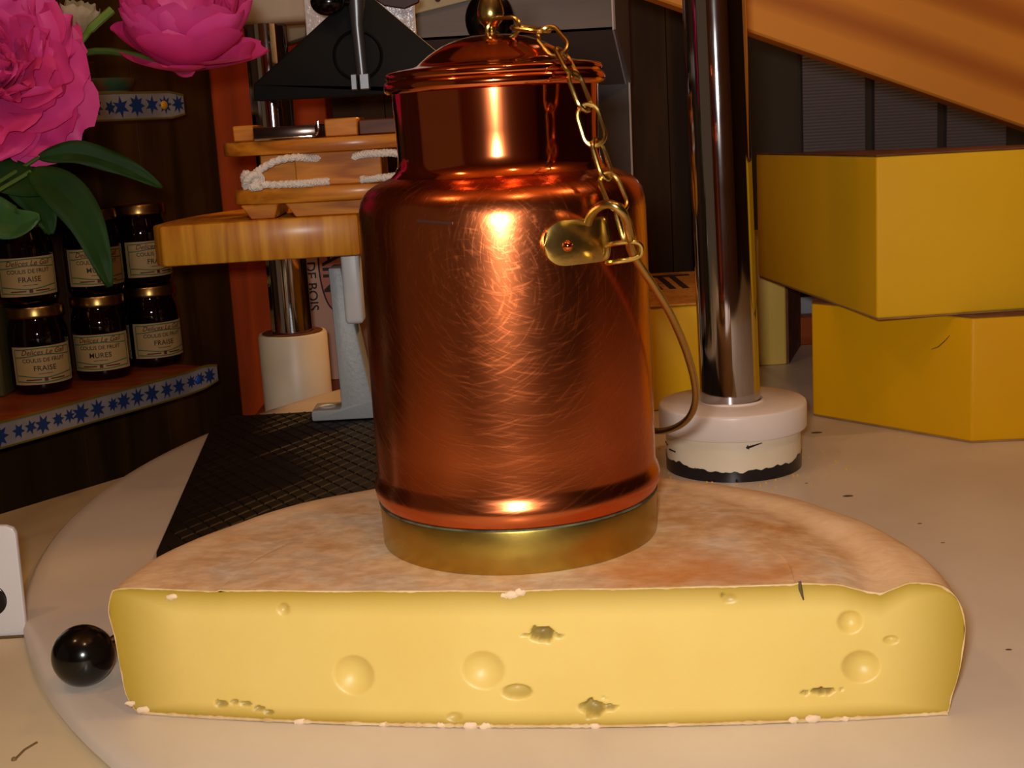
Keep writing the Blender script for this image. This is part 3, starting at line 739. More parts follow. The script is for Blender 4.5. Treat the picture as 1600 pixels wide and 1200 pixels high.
# ------------------------------------------------------------------ left pole and its collar, on the back counter
lp = Vector((-0.2275, 1.40, -0.05))
lpo = empty('steel_pole', lp, 'chrome pole with plain white collar behind the rubber mat, by the orange post', 'pole')
mk('tube', lathe([(0.0212, 0.05), (0.0212, 0.409), (0, 0.409)], lp, 48, False), M_chrome, lpo)
mk('collar', lathe([(0, 0), (0.036, 0), (0.036, 0.093), (0.0345, 0.0955), (0.026, 0.0955), (0.0225, 0.094), (0.0225, 0.06)], lp, 64, False), M_cream, lpo)
mk('rust_ring', lathe([(0.0225, 0.0956), (0.030, 0.0958), (0.0318, 0.0962), (0.030, 0.0966), (0.0225, 0.0966)], lp, 64, False), mat('rust', '#6b3414', 0.8, col2='#3a1c0c', scale=80), lpo)
clampm = bevelled(box(-0.285, -0.18, 1.375, 1.43, 0.3585, 0.40), 0.006, 3)
tag(mk('beige_block', clampm, mat('beige_plastic', '#b6a894', 0.5), loc=(-0.23, 1.4, 0.3585)), 'beige block capping the top of the left chrome pole', 'block')

# grey cast bracket on the mat
gb = empty('metal_bracket', (-0.14, 1.16, 0.003), 'grey cast metal L bracket standing on the rubber mat', 'bracket')
yb0, yb1 = 1.142, 1.176
prof2 = [(-0.1505, 0.137), (-0.1400, 0.137), (-0.1300, 0.075), (-0.1215, 0.020), (-0.1180, 0.0046), (-0.1745, 0.0046), (-0.1755, 0.0060), (-0.1755, 0.0125), (-0.1745, 0.0140), (-0.1515, 0.0140), (-0.1490, 0.0165), (-0.1490, 0.03)]
mk('bracket_body', bevelled(prism([(x, yb0, z) for x, z in prof2], (0, yb1 - yb0, 0)), 0.0012, 2), M_grey, gb)
mk('bolt_hole', lathe([(0.0, 0.0), (0.0075, 0.0), (0.0078, 0.0006), (0.006, 0.0009), (0.0058, 0.0002), (0, 0.0002)], (-0.163, 1.158, 0.0140), 24, False), M_whitem, gb)
mk('pad', bevelled(box(-0.1392, -0.1235, 1.138, 1.172, 0.0885, 0.1500), 0.0035, 3), M_whitem, gb)

# thick wooden board carried by the bracket
wb = [(-0.2865, 1.105)]
arc = []
for k in range(9):
    t = k / 8; arc.append((-0.2885 + 0.10 * (1 - math.cos(t * math.pi / 2)), 1.115 + 0.19 * math.sin(t * math.pi / 2)))
pol = [(-0.278, 1.098), (-0.118, 1.105), (-0.118, 1.305)] + arc[::-1]
tag(mk('wooden_board', bevelled(prism([(x, y, 0.1502) for x, y in pol], (0, 0, 0.0335)), 0.0025, 2), M_pine, loc=(-0.19, 1.16, 0.1502)), 'thick round ended pine board carried on the grey bracket', 'wooden board')

# oval wooden trays stacked on it, cord, pan
def oval(xa, xb, yc, hy, z0, z1, n=40):
    P = []
    for k in range(n):
        a = 2 * math.pi * k / n; cx = (xa + xb) / 2; hx = (xb - xa) / 2
        P.append((cx + hx * math.cos(a) * (1 if True else 1), yc + hy * math.copysign(abs(math.sin(a)) ** 0.8, math.sin(a)), z0))
    return bevelled(prism(P, (0, 0, z1 - z0)), 0.0018, 2)
def tray(z, label, xa, xb, top_h, foot_h, yc=1.145, hy=0.045):
    t = empty('wooden_tray', ((xa + xb) / 2, yc, z), label, 'wooden tray', 'stacked oval wooden trays')
    mk('plank', oval(xa, xb, yc, hy, z + foot_h, z + foot_h + top_h), M_beech, t)
    return t
TY = 1.145
z0 = 0.1838
t1 = tray(z0, 'lower oval wooden tray on slanted feet, resting on the thick pine board', -0.2235, -0.045, 0.0125, 0.0120)
for xa, xb in ((-0.2135, -0.183), (-0.1770, -0.060)):
    pl = [(xa + 0.008, TY - 0.036, z0), (xb - 0.003, TY - 0.036, z0), (xb, TY - 0.036, z0 + 0.0120), (xa, TY - 0.036, z0 + 0.0120)]
    mk('foot', bevelled(prism(pl, (0, 0.072, 0)), 0.001, 1), M_beech, t1)
z1 = z0 + 0.0245
t2 = tray(z1, 'upper oval wooden tray on a tall block, just under the black plate', -0.2290, -0.045, 0.0115, 0.0270)
mk('foot', bevelled(box(-0.1665, -0.0960, TY - 0.034, TY + 0.03, z1, z1 + 0.0270), 0.001, 1), M_beech, t2)
mk('foot', bevelled(box(-0.196, -0.167, TY - 0.024, TY + 0.03, z1, z1 + 0.0270), 0.001, 1), M_beech, t2)
M_cord = mat('white_cord', '#f0e8e0', 0.7, bump=0.5, bscale=900)
def rope(path, r, turns=90):
    P = spline(path, 10); parts = []
    n = len(P)
    for s in range(3):
        Q = []; N = None
        for i in range(n):
            T = ((P[min(i + 1, n - 1)]) - P[max(i - 1, 0)]).normalized()
            N = T.orthogonal().normalized() if N is None else (N - T * N.dot(T)).normalized()
            B_ = T.cross(N); L_ = sum((P[k + 1] - P[k]).length for k in range(i))
            a = L_ / 0.0065 * 2 * math.pi + s * 2.094
            Q.append(P[i] + (N * math.cos(a) + B_ * math.sin(a)) * r * 0.5)
        parts.append(tube(Q, r * 0.62, 7))
    return join(*parts)
yr = TY - 0.042; ZT = z1
cord = empty('cord_loop', (-0.20, yr, z1), 'knotted white braided cord looped around the wooden tray block', 'cord')
r_ = 0.0031
mk('strand', rope([(-0.200, yr - .004, z1 + .0105), (-0.192, yr - .004, z1 + .0165), (-0.178, yr - .003, z1 + .0225), (-0.163, yr - .001, z1 + .0240), (-0.153, yr + .006, z1 + .0225), (-0.145, yr + .012, z1 + 0.0220)], r_), M_cord, cord)
mk('strand', rope([(-0.200, yr - .004, z1 + .0050), (-0.185, yr - .005, z1 + .0034), (-0.170, yr - .005, z1 + .0032), (-0.158, yr - .004, z1 + .0030), (-0.148, yr + 0.002, z1 + .0032), (-0.14, yr + 0.006, z1 + .0032)], r_), M_cord, cord)
mk('strand', rope([(-0.118, yr + .004, z1 + .0215), (-0.108, yr + .001, z1 + .0235), (-0.096, yr - .002, z1 + .0235), (-0.084, yr, z1 + .0230), (-0.074, yr, z1 + .019), (-0.070, yr, z1 + .012), (-0.074, yr, z1 + .006), (-0.084, yr - .002, z1 + .0045), (-0.096, yr - .002, z1 + .0040), (-0.113, yr + .003, z1 + .0032)], r_), M_cord, cord)
kn = [rope([(-0.206, yr - .004, z1 + .003), (-0.203, yr - .010, z1 + .009), (-0.196, yr - .008, z1 + .0125), (-0.193, yr - .002, z1 + .008), (-0.199, yr + .001, z1 + .003), (-0.206, yr - .003, z1 + .0075), (-0.204, yr - .006, z1 + .0135), (-0.196, yr - .007, z1 + .0065), (-0.200, yr - .008, z1 + .0025), (-0.193, yr - .008, z1 + .0028)], r_)]
mk('knot', join(*kn), M_cord, cord)
# little metal pan and blocks on the topmost tray
z2 = z1 + 0.0385
pan = empty('small_pan', (-0.168, TY, z2), 'small dark chrome pan lying on the upper oval wooden tray', 'pan')
mk('tray_body', bevelled(box(-0.197, -0.146, TY - 0.040, TY + 0.03, z2 + 0.0003, z2 + 0.0108), 0.0012, 2), mat('pan_steel', (0.10, 0.07, 0.06, 1), 0.2, 0.9), pan)
mk('rim', tube([(-0.196, TY - 0.0405, z2 + 0.0012), (-0.150, TY - 0.0405, z2 + 0.0012), (-0.1455, TY - 0.0405, z2 + 0.003), (-0.1440, TY - 0.0405, z2 + 0.008), (-0.1440, TY - 0.0405, z2 + 0.013)], 0.0012, 8), M_chrome, pan)
t3 = empty('wooden_tray', (-0.10, TY, z2), 'wooden block footed tray, topmost of the stack, under the black plate', 'wooden tray', 'stacked oval wooden trays')
mk('foot', bevelled(box(-0.1395, -0.113, TY - 0.036, TY + 0.03, z2 + 0.0003, z2 + 0.0145), 0.001, 1), M_beech, t3)
mk('plank', bevelled(box(-0.1125, -0.05, TY - 0.030, TY + 0.035, z2 + 0.0003, z2 + 0.0125), 0.001, 1), wood('walnut_block', '#6a3716', '#54290f', 'X', 30), t3)
mk('foot', bevelled(box(-0.215, -0.1985, TY - 0.03, TY + 0.02, z2 + 0.0003, z2 + 0.0130), 0.001, 1), M_beech, t3)

# black heating hood: a pointed plate with a round recess, rod and ball grip
hd = empty('heater_hood', (-0.12, 1.22, 0.2685), 'black pointed metal plate with a rod above the wooden trays', 'heater hood')
zz = z2 + 0.0150
tri = [ony(397, 158, 1.2), ony(396, 132, 1.2), ony(546, -6, 1.2), ony(580, -6, 1.2), ony(760, 145, 1.2), ony(760, 140, 1.2)]
tri = [Vector((p.x, 1.2, max(p.z, zz))) for p in tri]
mk('plate', bevelled(prism(tri, (0, 0.03, 0)), 0.0012, 2), M_black, hd)
mk('recess_ring', mapv(lathe([(0.019, 0.0), (0.0205, 0.0012), (0.022, 0.0)], (0, 0, 0), 48, False), lambda v: Vector((-0.117 + v.x, 1.2 - v.z, 0.314 + v.y))), M_black, hd)
mk('rod', tube([ony(556, -8, 1.192), ony(558, 40, 1.192), ony(566, 118, 1.192)], [0.0082, 0.0056, 0.0050], 16), M_darkrod, hd)
mk('fork', join(bevelled(box(-0.1240, -0.1180, 1.187, 1.198, 0.2845, 0.2985), 0.001, 1), bevelled(box(-0.1165, -0.1075, 1.187, 1.198, 0.2845, 0.2985), 0.001, 1)), M_darkrod, hd)
mk('grip', join(sphere(ony(512, 2, 1.185), 0.012, 24, 12, (1.25, 0.9, 1.0)), tube([ony(512, 2, 1.185), ony(560, 2, 1.192)], 0.004, 10)), M_ball, hd)

# hammered silver plate behind the hood
M_ham = mat('hammered_silver', (0.80, 0.78, 0.84, 1), 0.22, 0.1, bump=1.0, bscale=150)
k0 = 1.30 / 1.5
hpn = bevelled(box(-0.2000 * k0, -0.0815 * k0, 1.30, 1.304, 0.325, 0.46), 0.0015, 2)
hpo = empty('hammered_panel', (-0.12, 1.30, 0.325), 'hammered silver metal panel behind the black plate', 'metal panel')
mk('sheet', hpn, M_ham, hpo)
mk('red_flap', bevelled(prism([ony(575, -8, 1.29), ony(655, -8, 1.29), ony(655, 4, 1.29), ony(632, 14, 1.29), ony(600, 9, 1.29)], (0, 0.004, 0)), 0.001, 1), mat('dark_plum', '#3a1420', 0.5), hpo)
# cream sign strip further back
cs = empty("cream_sign", (-0.05, 1.593, 0.36), 'cream sign strip with dark red marks above the grey cabinet', 'sign')
p4 = [ony(640, 24, 1.593), ony(740, -1, 1.593), ony(740, -60, 1.593), ony(640, -50, 1.593)]
mk('panel', bevelled(prism(p4, (0, 0.006, 0)), 0.001, 1), mat('cream_card', '#c9c3a4', 0.6), cs)
mk('red_mark', join(sphere(ony(684, -2, 1.5915), 0.0035, 12, 8, (1, 0.3, 1)), sphere(ony(716, -6, 1.5915), 0.003, 12, 8, (1.3, 0.3, 0.9))), mat('dark_red_print', '#5a1420', 0.6), cs)
bb = bevelled(prism([ony(478, 58, 1.6), ony(440, 70, 1.6), ony(365, 30, 1.6), ony(360, -50, 1.6), ony(480, -50, 1.6)], (0, 0.05, 0)), 0.004, 2)
tag(mk('beige_box', bb, mat('beige_card', '#8f8574', 0.6), loc=(-0.24, 1.6, 0.35)), 'beige box hung high behind the left chrome pole', 'box')

# dark metal cabinet with chamfered lower edge
cab = empty('metal_cabinet', (0.03, 1.65, 0.2), 'dark grey brown metal cabinet with white edged side behind the can lid', 'cabinet')
M_cab = mat('cabinet_grey', '#7d7069', 0.45, col2='#6d625c', scale=6, stretch=(1, 1, 8))
M_cabs = mat('cabinet_side', '#94807a', 0.4)
M_edge = mat('bare_edge', '#f4eef4', 0.3, 0.0)
yF = 1.60
a_ = ony(958, 46, yF); a2 = ony(640, 75, yF); xr = a_.x
yK = 1.74
corner = ony(978, 131, yK)
zb1 = a_.z; zb2 = corner.z
xl = -0.13; slope = 0.05
def tz(x, z): return z + (x - xr) * 0.0
fc = [(xl, yF, zb1), (xr, yF, zb1), (xr, yF, 0.62), (xl, yF, 0.62)]
mk('front', prism(fc, (0, 0.004, 0)), M_cab, cab, smooth=False)
x2 = corner.x
mk('chamfer', prism([(xl, yF, zb1), (xr, yF, zb1), (x2, yK, zb2), (xl, yK, zb2)], (0, 0.0, 0.003)), mat('cabinet_underside', '#7a6f6b', 0.5), cab, smooth=False)
mk('side', prism([(xr, yF, zb1), (xr, yF, 0.62), (x2 + 0.004, yK, 0.62), (x2 + 0.004, yK, zb2)], (0.003, 0, 0)), M_cabs, cab, smooth=False)
mk('back_sheet', prism([(x2 + 0.002, yK, 0.12), (x2 + 0.004, yK, 0.62), (xl, yK, 0.62), (xl, yK, 0.12)], (0, 0.003, 0)), mat('cabinet_back', '#5a504c', 0.5), cab, smooth=False)
mk('edge_trim', join(tube([(xr, yF, 0.62), (xr, yF, zb1), (x2, yK, zb2)], 0.0011, 6), tube([(x2 + 0.006, yK - 0.004, 0.62), (x2 + 0.004, yK - 0.002, zb2), (x2 + 0.003, yK - 0.001, 0.12)], 0.0014, 6)), M_edge, cab)
ck = sphere(ony(765, 30, 1.5), 0.0265, 32, 16, (1, .6, 1.15))
ckb = empty('control_ball', ony(765, 30, 1.5), 'big black round knob behind the brass finial of the can', 'knob')
mk('grip', ck, M_ball, ckb)
pk = ony(765, 30, 1.5)
mk('spindle', tube([(pk.x, 1.5, pk.z), (pk.x, 1.602, pk.z)], 0.006, 12), M_darkrod, ckb)

# ------------------------------------------------------------------ pine beam and grey fluted panels (right)
p0, p1 = ony(1020, -3, 1.12), ony(1700, 234, 1.12)
d = (p1 - p0); upv = Vector((-d.z, 0, d.x)).normalized()
if upv.z < 0: upv = -upv
q0, q1 = p0 - d * 0.15, p1 + d * 0.2
ctrb = (q0 + q1) / 2; ang = math.atan2(d.z, d.x)
bl = (q1 - q0).length / 2
bx = bevelled(box(-bl, bl, 0, 0.035, 0, 0.26), 0.002, 1)
beam = mk('pine_beam', bx, M_beam, loc=(0, 0, 0)); beam.location = ctrb; beam.rotation_euler = (0, -ang, 0)
tag(beam, 'wide sloping pine board at top right above the yellow cheese blocks', 'wooden beam')
M_flute = mat('grey_fluted', '#63616c', 0.5)
M_batten = mat('dark_batten', '#3a3124', 0.6)
gp_x = [ony(x, 200, 1.98).x for x in (1252, 1364, 1477, 1585, 1690)]
pw = tag(mk('wall_panels', join(box(0.2835, 1.9, 2.0, 2.03, -0.95, 1.6)), M_batten, smooth=False), kind='structure')
pw.name = 'wall_rear'
for i in range(3):
    xa, xb = gp_x[i] + 0.004, gp_x[i + 1] - 0.010
    v, f = [], []; n = 210; zA, zB = 0.02, 0.50
    for k in range(n + 1):
        z = zA + (zB - zA) * k / n; y = 1.985 + (0.0005 if k % 2 else 0)
        v += [(xa, y, z), (xb, y, z)]
    v += [(xa, 2.0, zA), (xb, 2.0, zA), (xa, 2.0, zB), (xb, 2.0, zB)]
    m_ = 2 * (n + 1)
    for k in range(n): f.append([2 * k, 2 * k + 1, 2 * k + 3, 2 * k + 2])
    f += [[0, m_, m_ + 1, 1], [2 * n, 2 * n + 1, m_ + 3, m_ + 2]]
    f += [[2 * k for k in range(n + 1)] + [m_ + 2, m_], [2 * k + 1 for k in range(n + 1)] + [m_ + 3, m_ + 1]]
    lab = ['grey fluted panel beside the dark wall, leftmost under the pine board', 'second grey fluted panel from the dark wall under the pine board', 'grey fluted panel at the right edge under the pine board', 'grey fluted panel past the right edge behind the pine board'][i]
    tag(mk('fluted_panel', (v, f), M_flute, loc=((xa + xb) / 2, 1.985, zA), smooth=False), lab, 'panel', 'grey fluted panels')

# ------------------------------------------------------------------ yellow cheese blocks
M_y1 = mat('yellow_paste', '#e6b61c', 0.5, col2='#dcaa12', scale=5, spec=0.25, sss=0.25, sssr=(0.006, 0.003, 0.0008), bump=0.04, bscale=160)
M_y2 = mat('yellow_paste_deep', '#e2aa04', 0.5, col2='#d8a002', scale=5, spec=0.25, sss=0.25, sssr=(0.006, 0.003, 0.0008), bump=0.04, bscale=160)
M_pale = mat('pale_paste', '#dcbc5c', 0.42, sss=0.2, sssr=(0.006, 0.003, 0.0008))
M_redrind = mat('dry_rind', '#7c4a2e', 0.8, col2='#5c3018', scale=50, bump=0.3, bscale=200)
M_skin = mat('block_skin', '#9c7a4e', 0.7, col2='#8a6438', scale=70)
def cheese_block(name, label, poly, z0, z1, m, bev=0.0018, drop=None):
    cx = sum(p[0] for p in poly) / len(poly); cy = sum(p[1] for p in poly) / len(poly)
    r = empty(name, (cx, cy, z0), label, 'cheese', 'yellow cheese blocks')
    drop = drop or [0] * len(poly); n = len(poly)
    def pz(zlo, zhi, k, inset=0.0):
        lo_ = [Vector((cx + (x - cx) * k, cy + (y - cy) * k, zlo if zlo < z0 + 0.01 else zlo - d_)) for (x, y), d_ in zip(poly, drop)]
        hi_ = [Vector((cx + (x - cx) * k, cy + (y - cy) * k, zhi - (d_ if zhi > z0 + 0.01 else 0))) for (x, y), d_ in zip(poly, drop)]
        cl, ch = sum(lo_, Vector()) / n, sum(hi_, Vector()) / n
        return lo_ + hi_, [list(range(n))[::-1], list(range(n, 2 * n))] + [[i, (i + 1) % n, n + (i + 1) % n, n + i] for i in range(n)]
    mk('paste', bevelled(pz(z0 + 0.0012, z1 - 0.0012, 1.0), bev, 3), m, r)
    def shrink(k): return [(cx + (x - cx) * k, cy + (y - cy) * k) for x, y in poly]
    kk = 0.985
    mk('rind', pz(z1 - 0.0010, z1 + 0.0001, 0.999), M_redrind, r, smooth=False)
    mk('rind', join(bevelled(prism([(x, y, z0) for x, y in shrink(0.995)], (0, 0, 0.0014)), 0.0004, 1)), M_skin, r)
    return r
low = [(0.2452, 1.0746), (0.3354, 0.9584), (0.50, 0.952), (0.56, 1.10), (0.42, 1.22), (0.290, 1.20)]
b1 = cheese_block('cheese_block', 'lower deep yellow cheese block standing on the white board at right', low, 0.0, 0.0945, M_y2)
hp0, hp1 = Vector((0.2452, 1.0746, 0)), Vector((0.3354, 0.9584, 0))
def onleft(px, py):
    n = Vector((hp1.y - hp0.y, -(hp1.x - hp0.x), 0)).normalized(); d = ray(px, py)
    t = (hp0 - CAM).dot(n) / d.dot(n); return CAM + d * t
mk('hair_crack', tube([onleft(1455, 546), onleft(1466, 542), onleft(1476, 533), onleft(1484, 524)], [0.0002, 0.0004, 0.0004, 0.0002], 5), M_spot, b1)
upp = [(0.2352, 1.2461), (0.2677, 0.965), (0.50, 0.975), (0.56, 1.08), (0.46, 1.27), (0.33, 1.30)]
b2 = cheese_block('cheese_block', 'upper yellow cheese block stacked on the lower block, below the pine board', upp, 0.0947, 0.2135, M_y1, drop=[0.0040, 0, 0.0012, 0.016, 0.026, 0.021])

# wedge with stamped rind behind the can
bw = empty('cheese_wedge', (0.09, 1.2, 0), 'yellow cheese wedge with dark stamped top seen between can and pole', 'cheese')
za = 0.092
mk('paste', bevelled(box(0.0, 0.19, 1.125, 1.345, 0.0, za - 0.002), 0.003, 2), mat('wedge_paste', '#e8b60c', 0.4, sss=0.2, sssr=(0.006, 0.003, 0.0008)), bw)
mk('rind', bevelled(box(-0.001, 0.191, 1.124, 1.346, za - 0.002, za), 0.0008, 1), rind_mat('brown_rind', ['#8a4e18', '#d08a2c', '#e0a040', '#a0601c'], 40), bw)
st = []
for k, x in enumerate((0.125, 0.137, 0.149, 0.161)):
    pl = [(x, 1.22, za), (x + 0.006, 1.22, za), (x + 0.004, 1.32, za), (x - 0.002, 1.32, za)]
    st.append(prism(pl, (0, 0, 0.0004)))
st.append(prism([(0.118, 1.312, za), (0.18, 1.312, za), (0.18, 1.322, za), (0.118, 1.322, za)], (0, 0, 0.0005)))
mk('brand_stamp', join(*st), mat('stamp_brown', '#2e160a', 0.8), bw)
# pale wedge with brown rind side
pwd = empty('cheese_wedge', (0.255, 1.36, 0), 'pale cheese slice with brown rind side between pole and lower yellow block', 'cheese')
xa, xb = ony(1184, 560, 1.3).x, ony(1229, 560, 1.3).x; xk = ony(1252, 545, 1.4).x - ony(1229, 560, 1.3).x
mk('paste', bevelled(prism([(xa - 0.02, 1.30, 0.0), (xb, 1.30, 0.0), (xb + xk - 0.003, 1.40, 0.0), (xa - 0.02, 1.40, 0.0)], (0, 0, 0.125)), 0.002, 2), M_pale, pwd)
mk('rind', prism([(xb + 0.0003, 1.301, 0.0), (xb + 0.0026, 1.301, 0.0), (xb + xk, 1.401, 0.0), (xb + xk - 0.0025, 1.401, 0.0)], (0, 0, 0.126)), M_redrind, pwd, smooth=False)
# small wooden board and dark machine foot far behind
tag(mk('wooden_plank', bevelled(box(0.30, 0.48, 1.40, 1.425, 0.0, 0.030), 0.001, 1), M_shelf, loc=(0.39, 1.41, 0)), 'orange wooden plank lying behind the lower yellow block', 'plank')
mf = empty('black_machine', (0.40, 1.45, 0.0), 'black machine base on a grey metal strip seen beside the lower yellow block', 'machine')
mk('strip', bevelled(box(0.30, 0.50, 1.44, 1.47, 0.0, 0.045), 0.001, 1), M_grey, mf)
mk('housing', bevelled(box(0.31, 0.49, 1.443, 1.50, 0.045, 0.12), 0.002, 1), M_black, mf)

# ------------------------------------------------------------------ left foreground: ball knob and white bracket plate
bc_ = onz(130, 1024, 0.0147)
bk = empty('ball_knob', (bc_.x, bc_.y, 0), 'glossy black ball knob on the board left of the half cheese', 'knob')
mk('ball', sphere(bc_, 0.0147, 48, 24), M_ball, bk)
mk('shank', tube([(bc_.x + 0.006, bc_.y + 0.012, 0.012), (bc_.x + 0.012, bc_.y + 0.05, 0.008)], 0.004, 12), M_chrome, bk)
wp = empty('white_bracket', (-0.31, 0.70, -0.009), 'white metal plate with a dark hole on the counter at left edge', 'bracket')
yp = 0.699
pp = [ony(42, 1001, yp), ony(38, 960, yp), ony(24, 834, yp), ony(19, 826, yp), ony(8, 822, yp), ony(-70, 822, yp), ony(-60, 1012, yp)]
pp = [Vector((p.x, yp, max(p.z, -0.0085))) for p in pp]
mk('plate', bevelled(prism(pp, (0, 0.004, 0)), 0.0008, 2), mat('white_enamel', '#cfcbcb', 0.35), wp)
hc = ony(-16, 938, yp)
mk('hole', mapv(lathe([(0, 0.0006), (0.0085, 0.0006), (0.0092, 0.0002), (0.0095, -0.0005)], (0, 0, 0), 40, False), lambda v: Vector((hc.x + v.x, yp - v.z, hc.z + v.y))), M_ball, wp)
mk('bottom_line', tube([Vector((p.x, yp - 0.001, -0.0086)) for p in (ony(-60, 1012, yp), ony(0, 1006, yp), ony(47, 1000, yp))], 0.0011, 6), M_spot, wp)  # thin dark brown line along the foot of the plate

# ------------------------------------------------------------------ orange post and rotated poster
pp0 = ony(355, 300, 1.93)
tag(mk('wooden_post', bevelled(box(-0.392, -0.235, 1.90, 1.97, -0.95, 1.6), 0.002, 1), M_pillar, loc=(-0.31, 1.93, -0.95)), 'orange varnished wooden post between dark shelves and left chrome pole', 'post')
sg = empty('paper_poster', (-0.2, 1.62, -0.05), 'pinkish paper sign with sideways black lettering behind the grey bracket', 'sign')
mk('sheet', bevelled(box(-0.272, -0.150, 1.62, 1.626, -0.0495, 0.17), 0.0008, 1), mat('pink_paper', '#c9a594', 0.6), sg)
M_ink = mat('black_ink', '#1c1012', 0.6)
def signtext(s, size, x, z, shear=0.0):
    t = text_mesh(s, size, shear)
    return mapv(t, lambda v: Vector((x + v.y, 1.6194, z - v.x)))
for w_ in (signtext('FEU DE BOIS', 0.0165, -0.2350, 0.0830), signtext('PAIN', 0.0330, -0.2100, 0.093), signtext('Chou', 0.014, -0.2020, -0.038, 0.3)): mk('lettering', w_, M_ink, sg, smooth=False)
ovp = [(-0.2080 + 0.0165 * math.cos(a), 1.6192, 0.092 + 0.056 * math.sin(a)) for a in [2 * math.pi * k / 48 for k in range(48)]]
mk('oval_frame', tube(ovp, 0.0009, 6, True), M_ink, sg)
mk('oval_fill', prism([(-0.2080 + 0.0165 * math.cos(a), 1.6197, 0.092 + 0.056 * math.sin(a)) for a in [2 * math.pi * k / 48 for k in range(48)]], (0, 0.0002, 0)), mat('rose_print', '#b9786c', 0.6), sg, smooth=False)

# ------------------------------------------------------------------ shelves, ribbon, jars
def shelf_pt(s, n, z): return SH0 + SD * s + SN * n + Vector((0, 0, z))
SL = (SH1 - SH0).length
M_ribbon = mat('ribbon_cloth', '#8a8488', 0.4, col2='#9c9698', scale=30)
M_gold = mat('gold_edge', '#8d7a24', 0.3, 0.4)
M_star = mat('blue_star', '#1e3a72', 0.45)
def star(c, R, ex, ez, rot, n=7, k=0.45):
    P = []
    for i in range(2 * n):
        a = rot + math.pi * i / n; r = R * (1 if i % 2 == 0 else k); P.append(c + ex * (r * math.cos(a)) + ez * (r * math.sin(a)))
    return P
def make_shelf(z, label, s1, pin, pin_label, rib_label, h, seedv, sag):
    th = 0.016; s0 = -0.35
    poly = [shelf_pt(s0, 0, z - th), shelf_pt(s1, 0, z - th), shelf_pt(s1, 0.168, z - th), shelf_pt(s0, 0.168, z - th)]
    sh = empty('wall_shelf', shelf_pt(0.1, 0.08, z - th), label, 'shelf')
    mk('board', bevelled(prism(poly, (0, 0, th)), 0.0015, 1), M_shelf, sh)
    mk('batten', prism([shelf_pt(s0, 0.14, z - th - 0.02), shelf_pt(s1 - 0.02, 0.14, z - th - 0.02), shelf_pt(s1 - 0.02, 0.167, z - th - 0.02), shelf_pt(s0, 0.167, z - th - 0.02)], (0, 0, 0.02)), M_dark, sh, smooth=False)
    rb = empty('star_ribbon', shelf_pt(0.1, -0.002, z - th), rib_label, 'ribbon')
    rnd = random.Random(seedv); v, f = [], []; n = 60; se = s1 + 0.012
    zt, zb = z + 0.002, z + 0.002 - h
    def sg(s): return -0.0014 - 0.0012 * (math.sin(s * 40) + 1) * 0.5
    for i in range(n + 1):
        s = s0 + (se - s0) * i / n
        e = sstep(se - 0.02, se, s) * 0.004
        v += [shelf_pt(s, sg(s), zb + e + sag(s)), shelf_pt(s, sg(s), zt - e + sag(s)), shelf_pt(s, sg(s) - 0.0008, zt - e + sag(s)), shelf_pt(s, sg(s) - 0.0008, zb + e + sag(s))]
    for i in range(n):
        for q in range(4): f.append([i * 4 + q, i * 4 + (q + 1) % 4, (i + 1) * 4 + (q + 1) % 4, (i + 1) * 4 + q])
    f += [[0, 1, 2, 3], [n * 4 + k for k in (3, 2, 1, 0)]]
    mk('band', (v, f), M_ribbon, rb)
    for zz_ in (zt, zb):
        mk('gold_edge', tube([shelf_pt(s0 + (se - s0) * i / n, sg(s0 + (se - s0) * i / n) - 0.0004, zz_ + sag(s0 + (se - s0) * i / n) + (0.004 * sstep(se - 0.02, se, s0 + (se - s0) * i / n)) * (-1 if zz_ == zt else 1)) for i in range(n + 1)], 0.0015, 5), M_gold, rb)
    s = -0.05; stars = []
    while s < se - 0.008:
        R = rnd.choice((0.0105, 0.0122, 0.0112, 0.0080)); c = shelf_pt(s, sg(s) - 0.0011, (zt + zb) / 2 + sag(s) + rnd.uniform(-.001, .001))
        stars.append(prism(star(c, R, SD, Vector((0, 0, 1)), rnd.random(), rnd.choice((6, 7, 8)), rnd.uniform(.42, .55)), -SN * 0.0003)); s += R * 1.95
    mk('star_print', join(*stars), M_star, rb, smooth=False)
    s = pin[0]; c = shelf_pt(s, sg(s) - 0.0012, (zt + zb) / 2 + sag(s))
    pv_ = [c + SD * p.x + Vector((0, 0, p.y)) - SN * p.z for p in sphere((0, 0, 0), 0.0052, 20, 10, (1, 1, 0.55))[0]]
    tag(mk('push_pin', (pv_, sphere((0, 0, 0), 0.0052, 20, 10)[1]), mat('pin_' + pin[1], pin[2], 0.3), loc=c), pin_label, 'pin')
    return sh
SZ = -0.02
make_shelf(SZ, 'lower dark orange shelf holding the jars of fruit coulis', SL, (SL - 0.022, 'blue', '#2c50b8'), 'blue push pin on the lower star ribbon below the jars', 'blue star ribbon edging the lower shelf under the jars', 0.026, 3, lambda s: -0.003 + 0.004 * sstep(SL - 0.05, SL + 0.02, s))
U = 0.302
make_shelf(U, 'upper dark shelf at left with a painted dish, behind the peonies', SL - 0.010, (SL - 0.030, 'yellow', '#d89a1c'), 'yellow push pin on the upper star ribbon beside the peony', 'blue star ribbon edging the upper shelf beside the large peony', 0.029, 9, lambda s: 0.0)

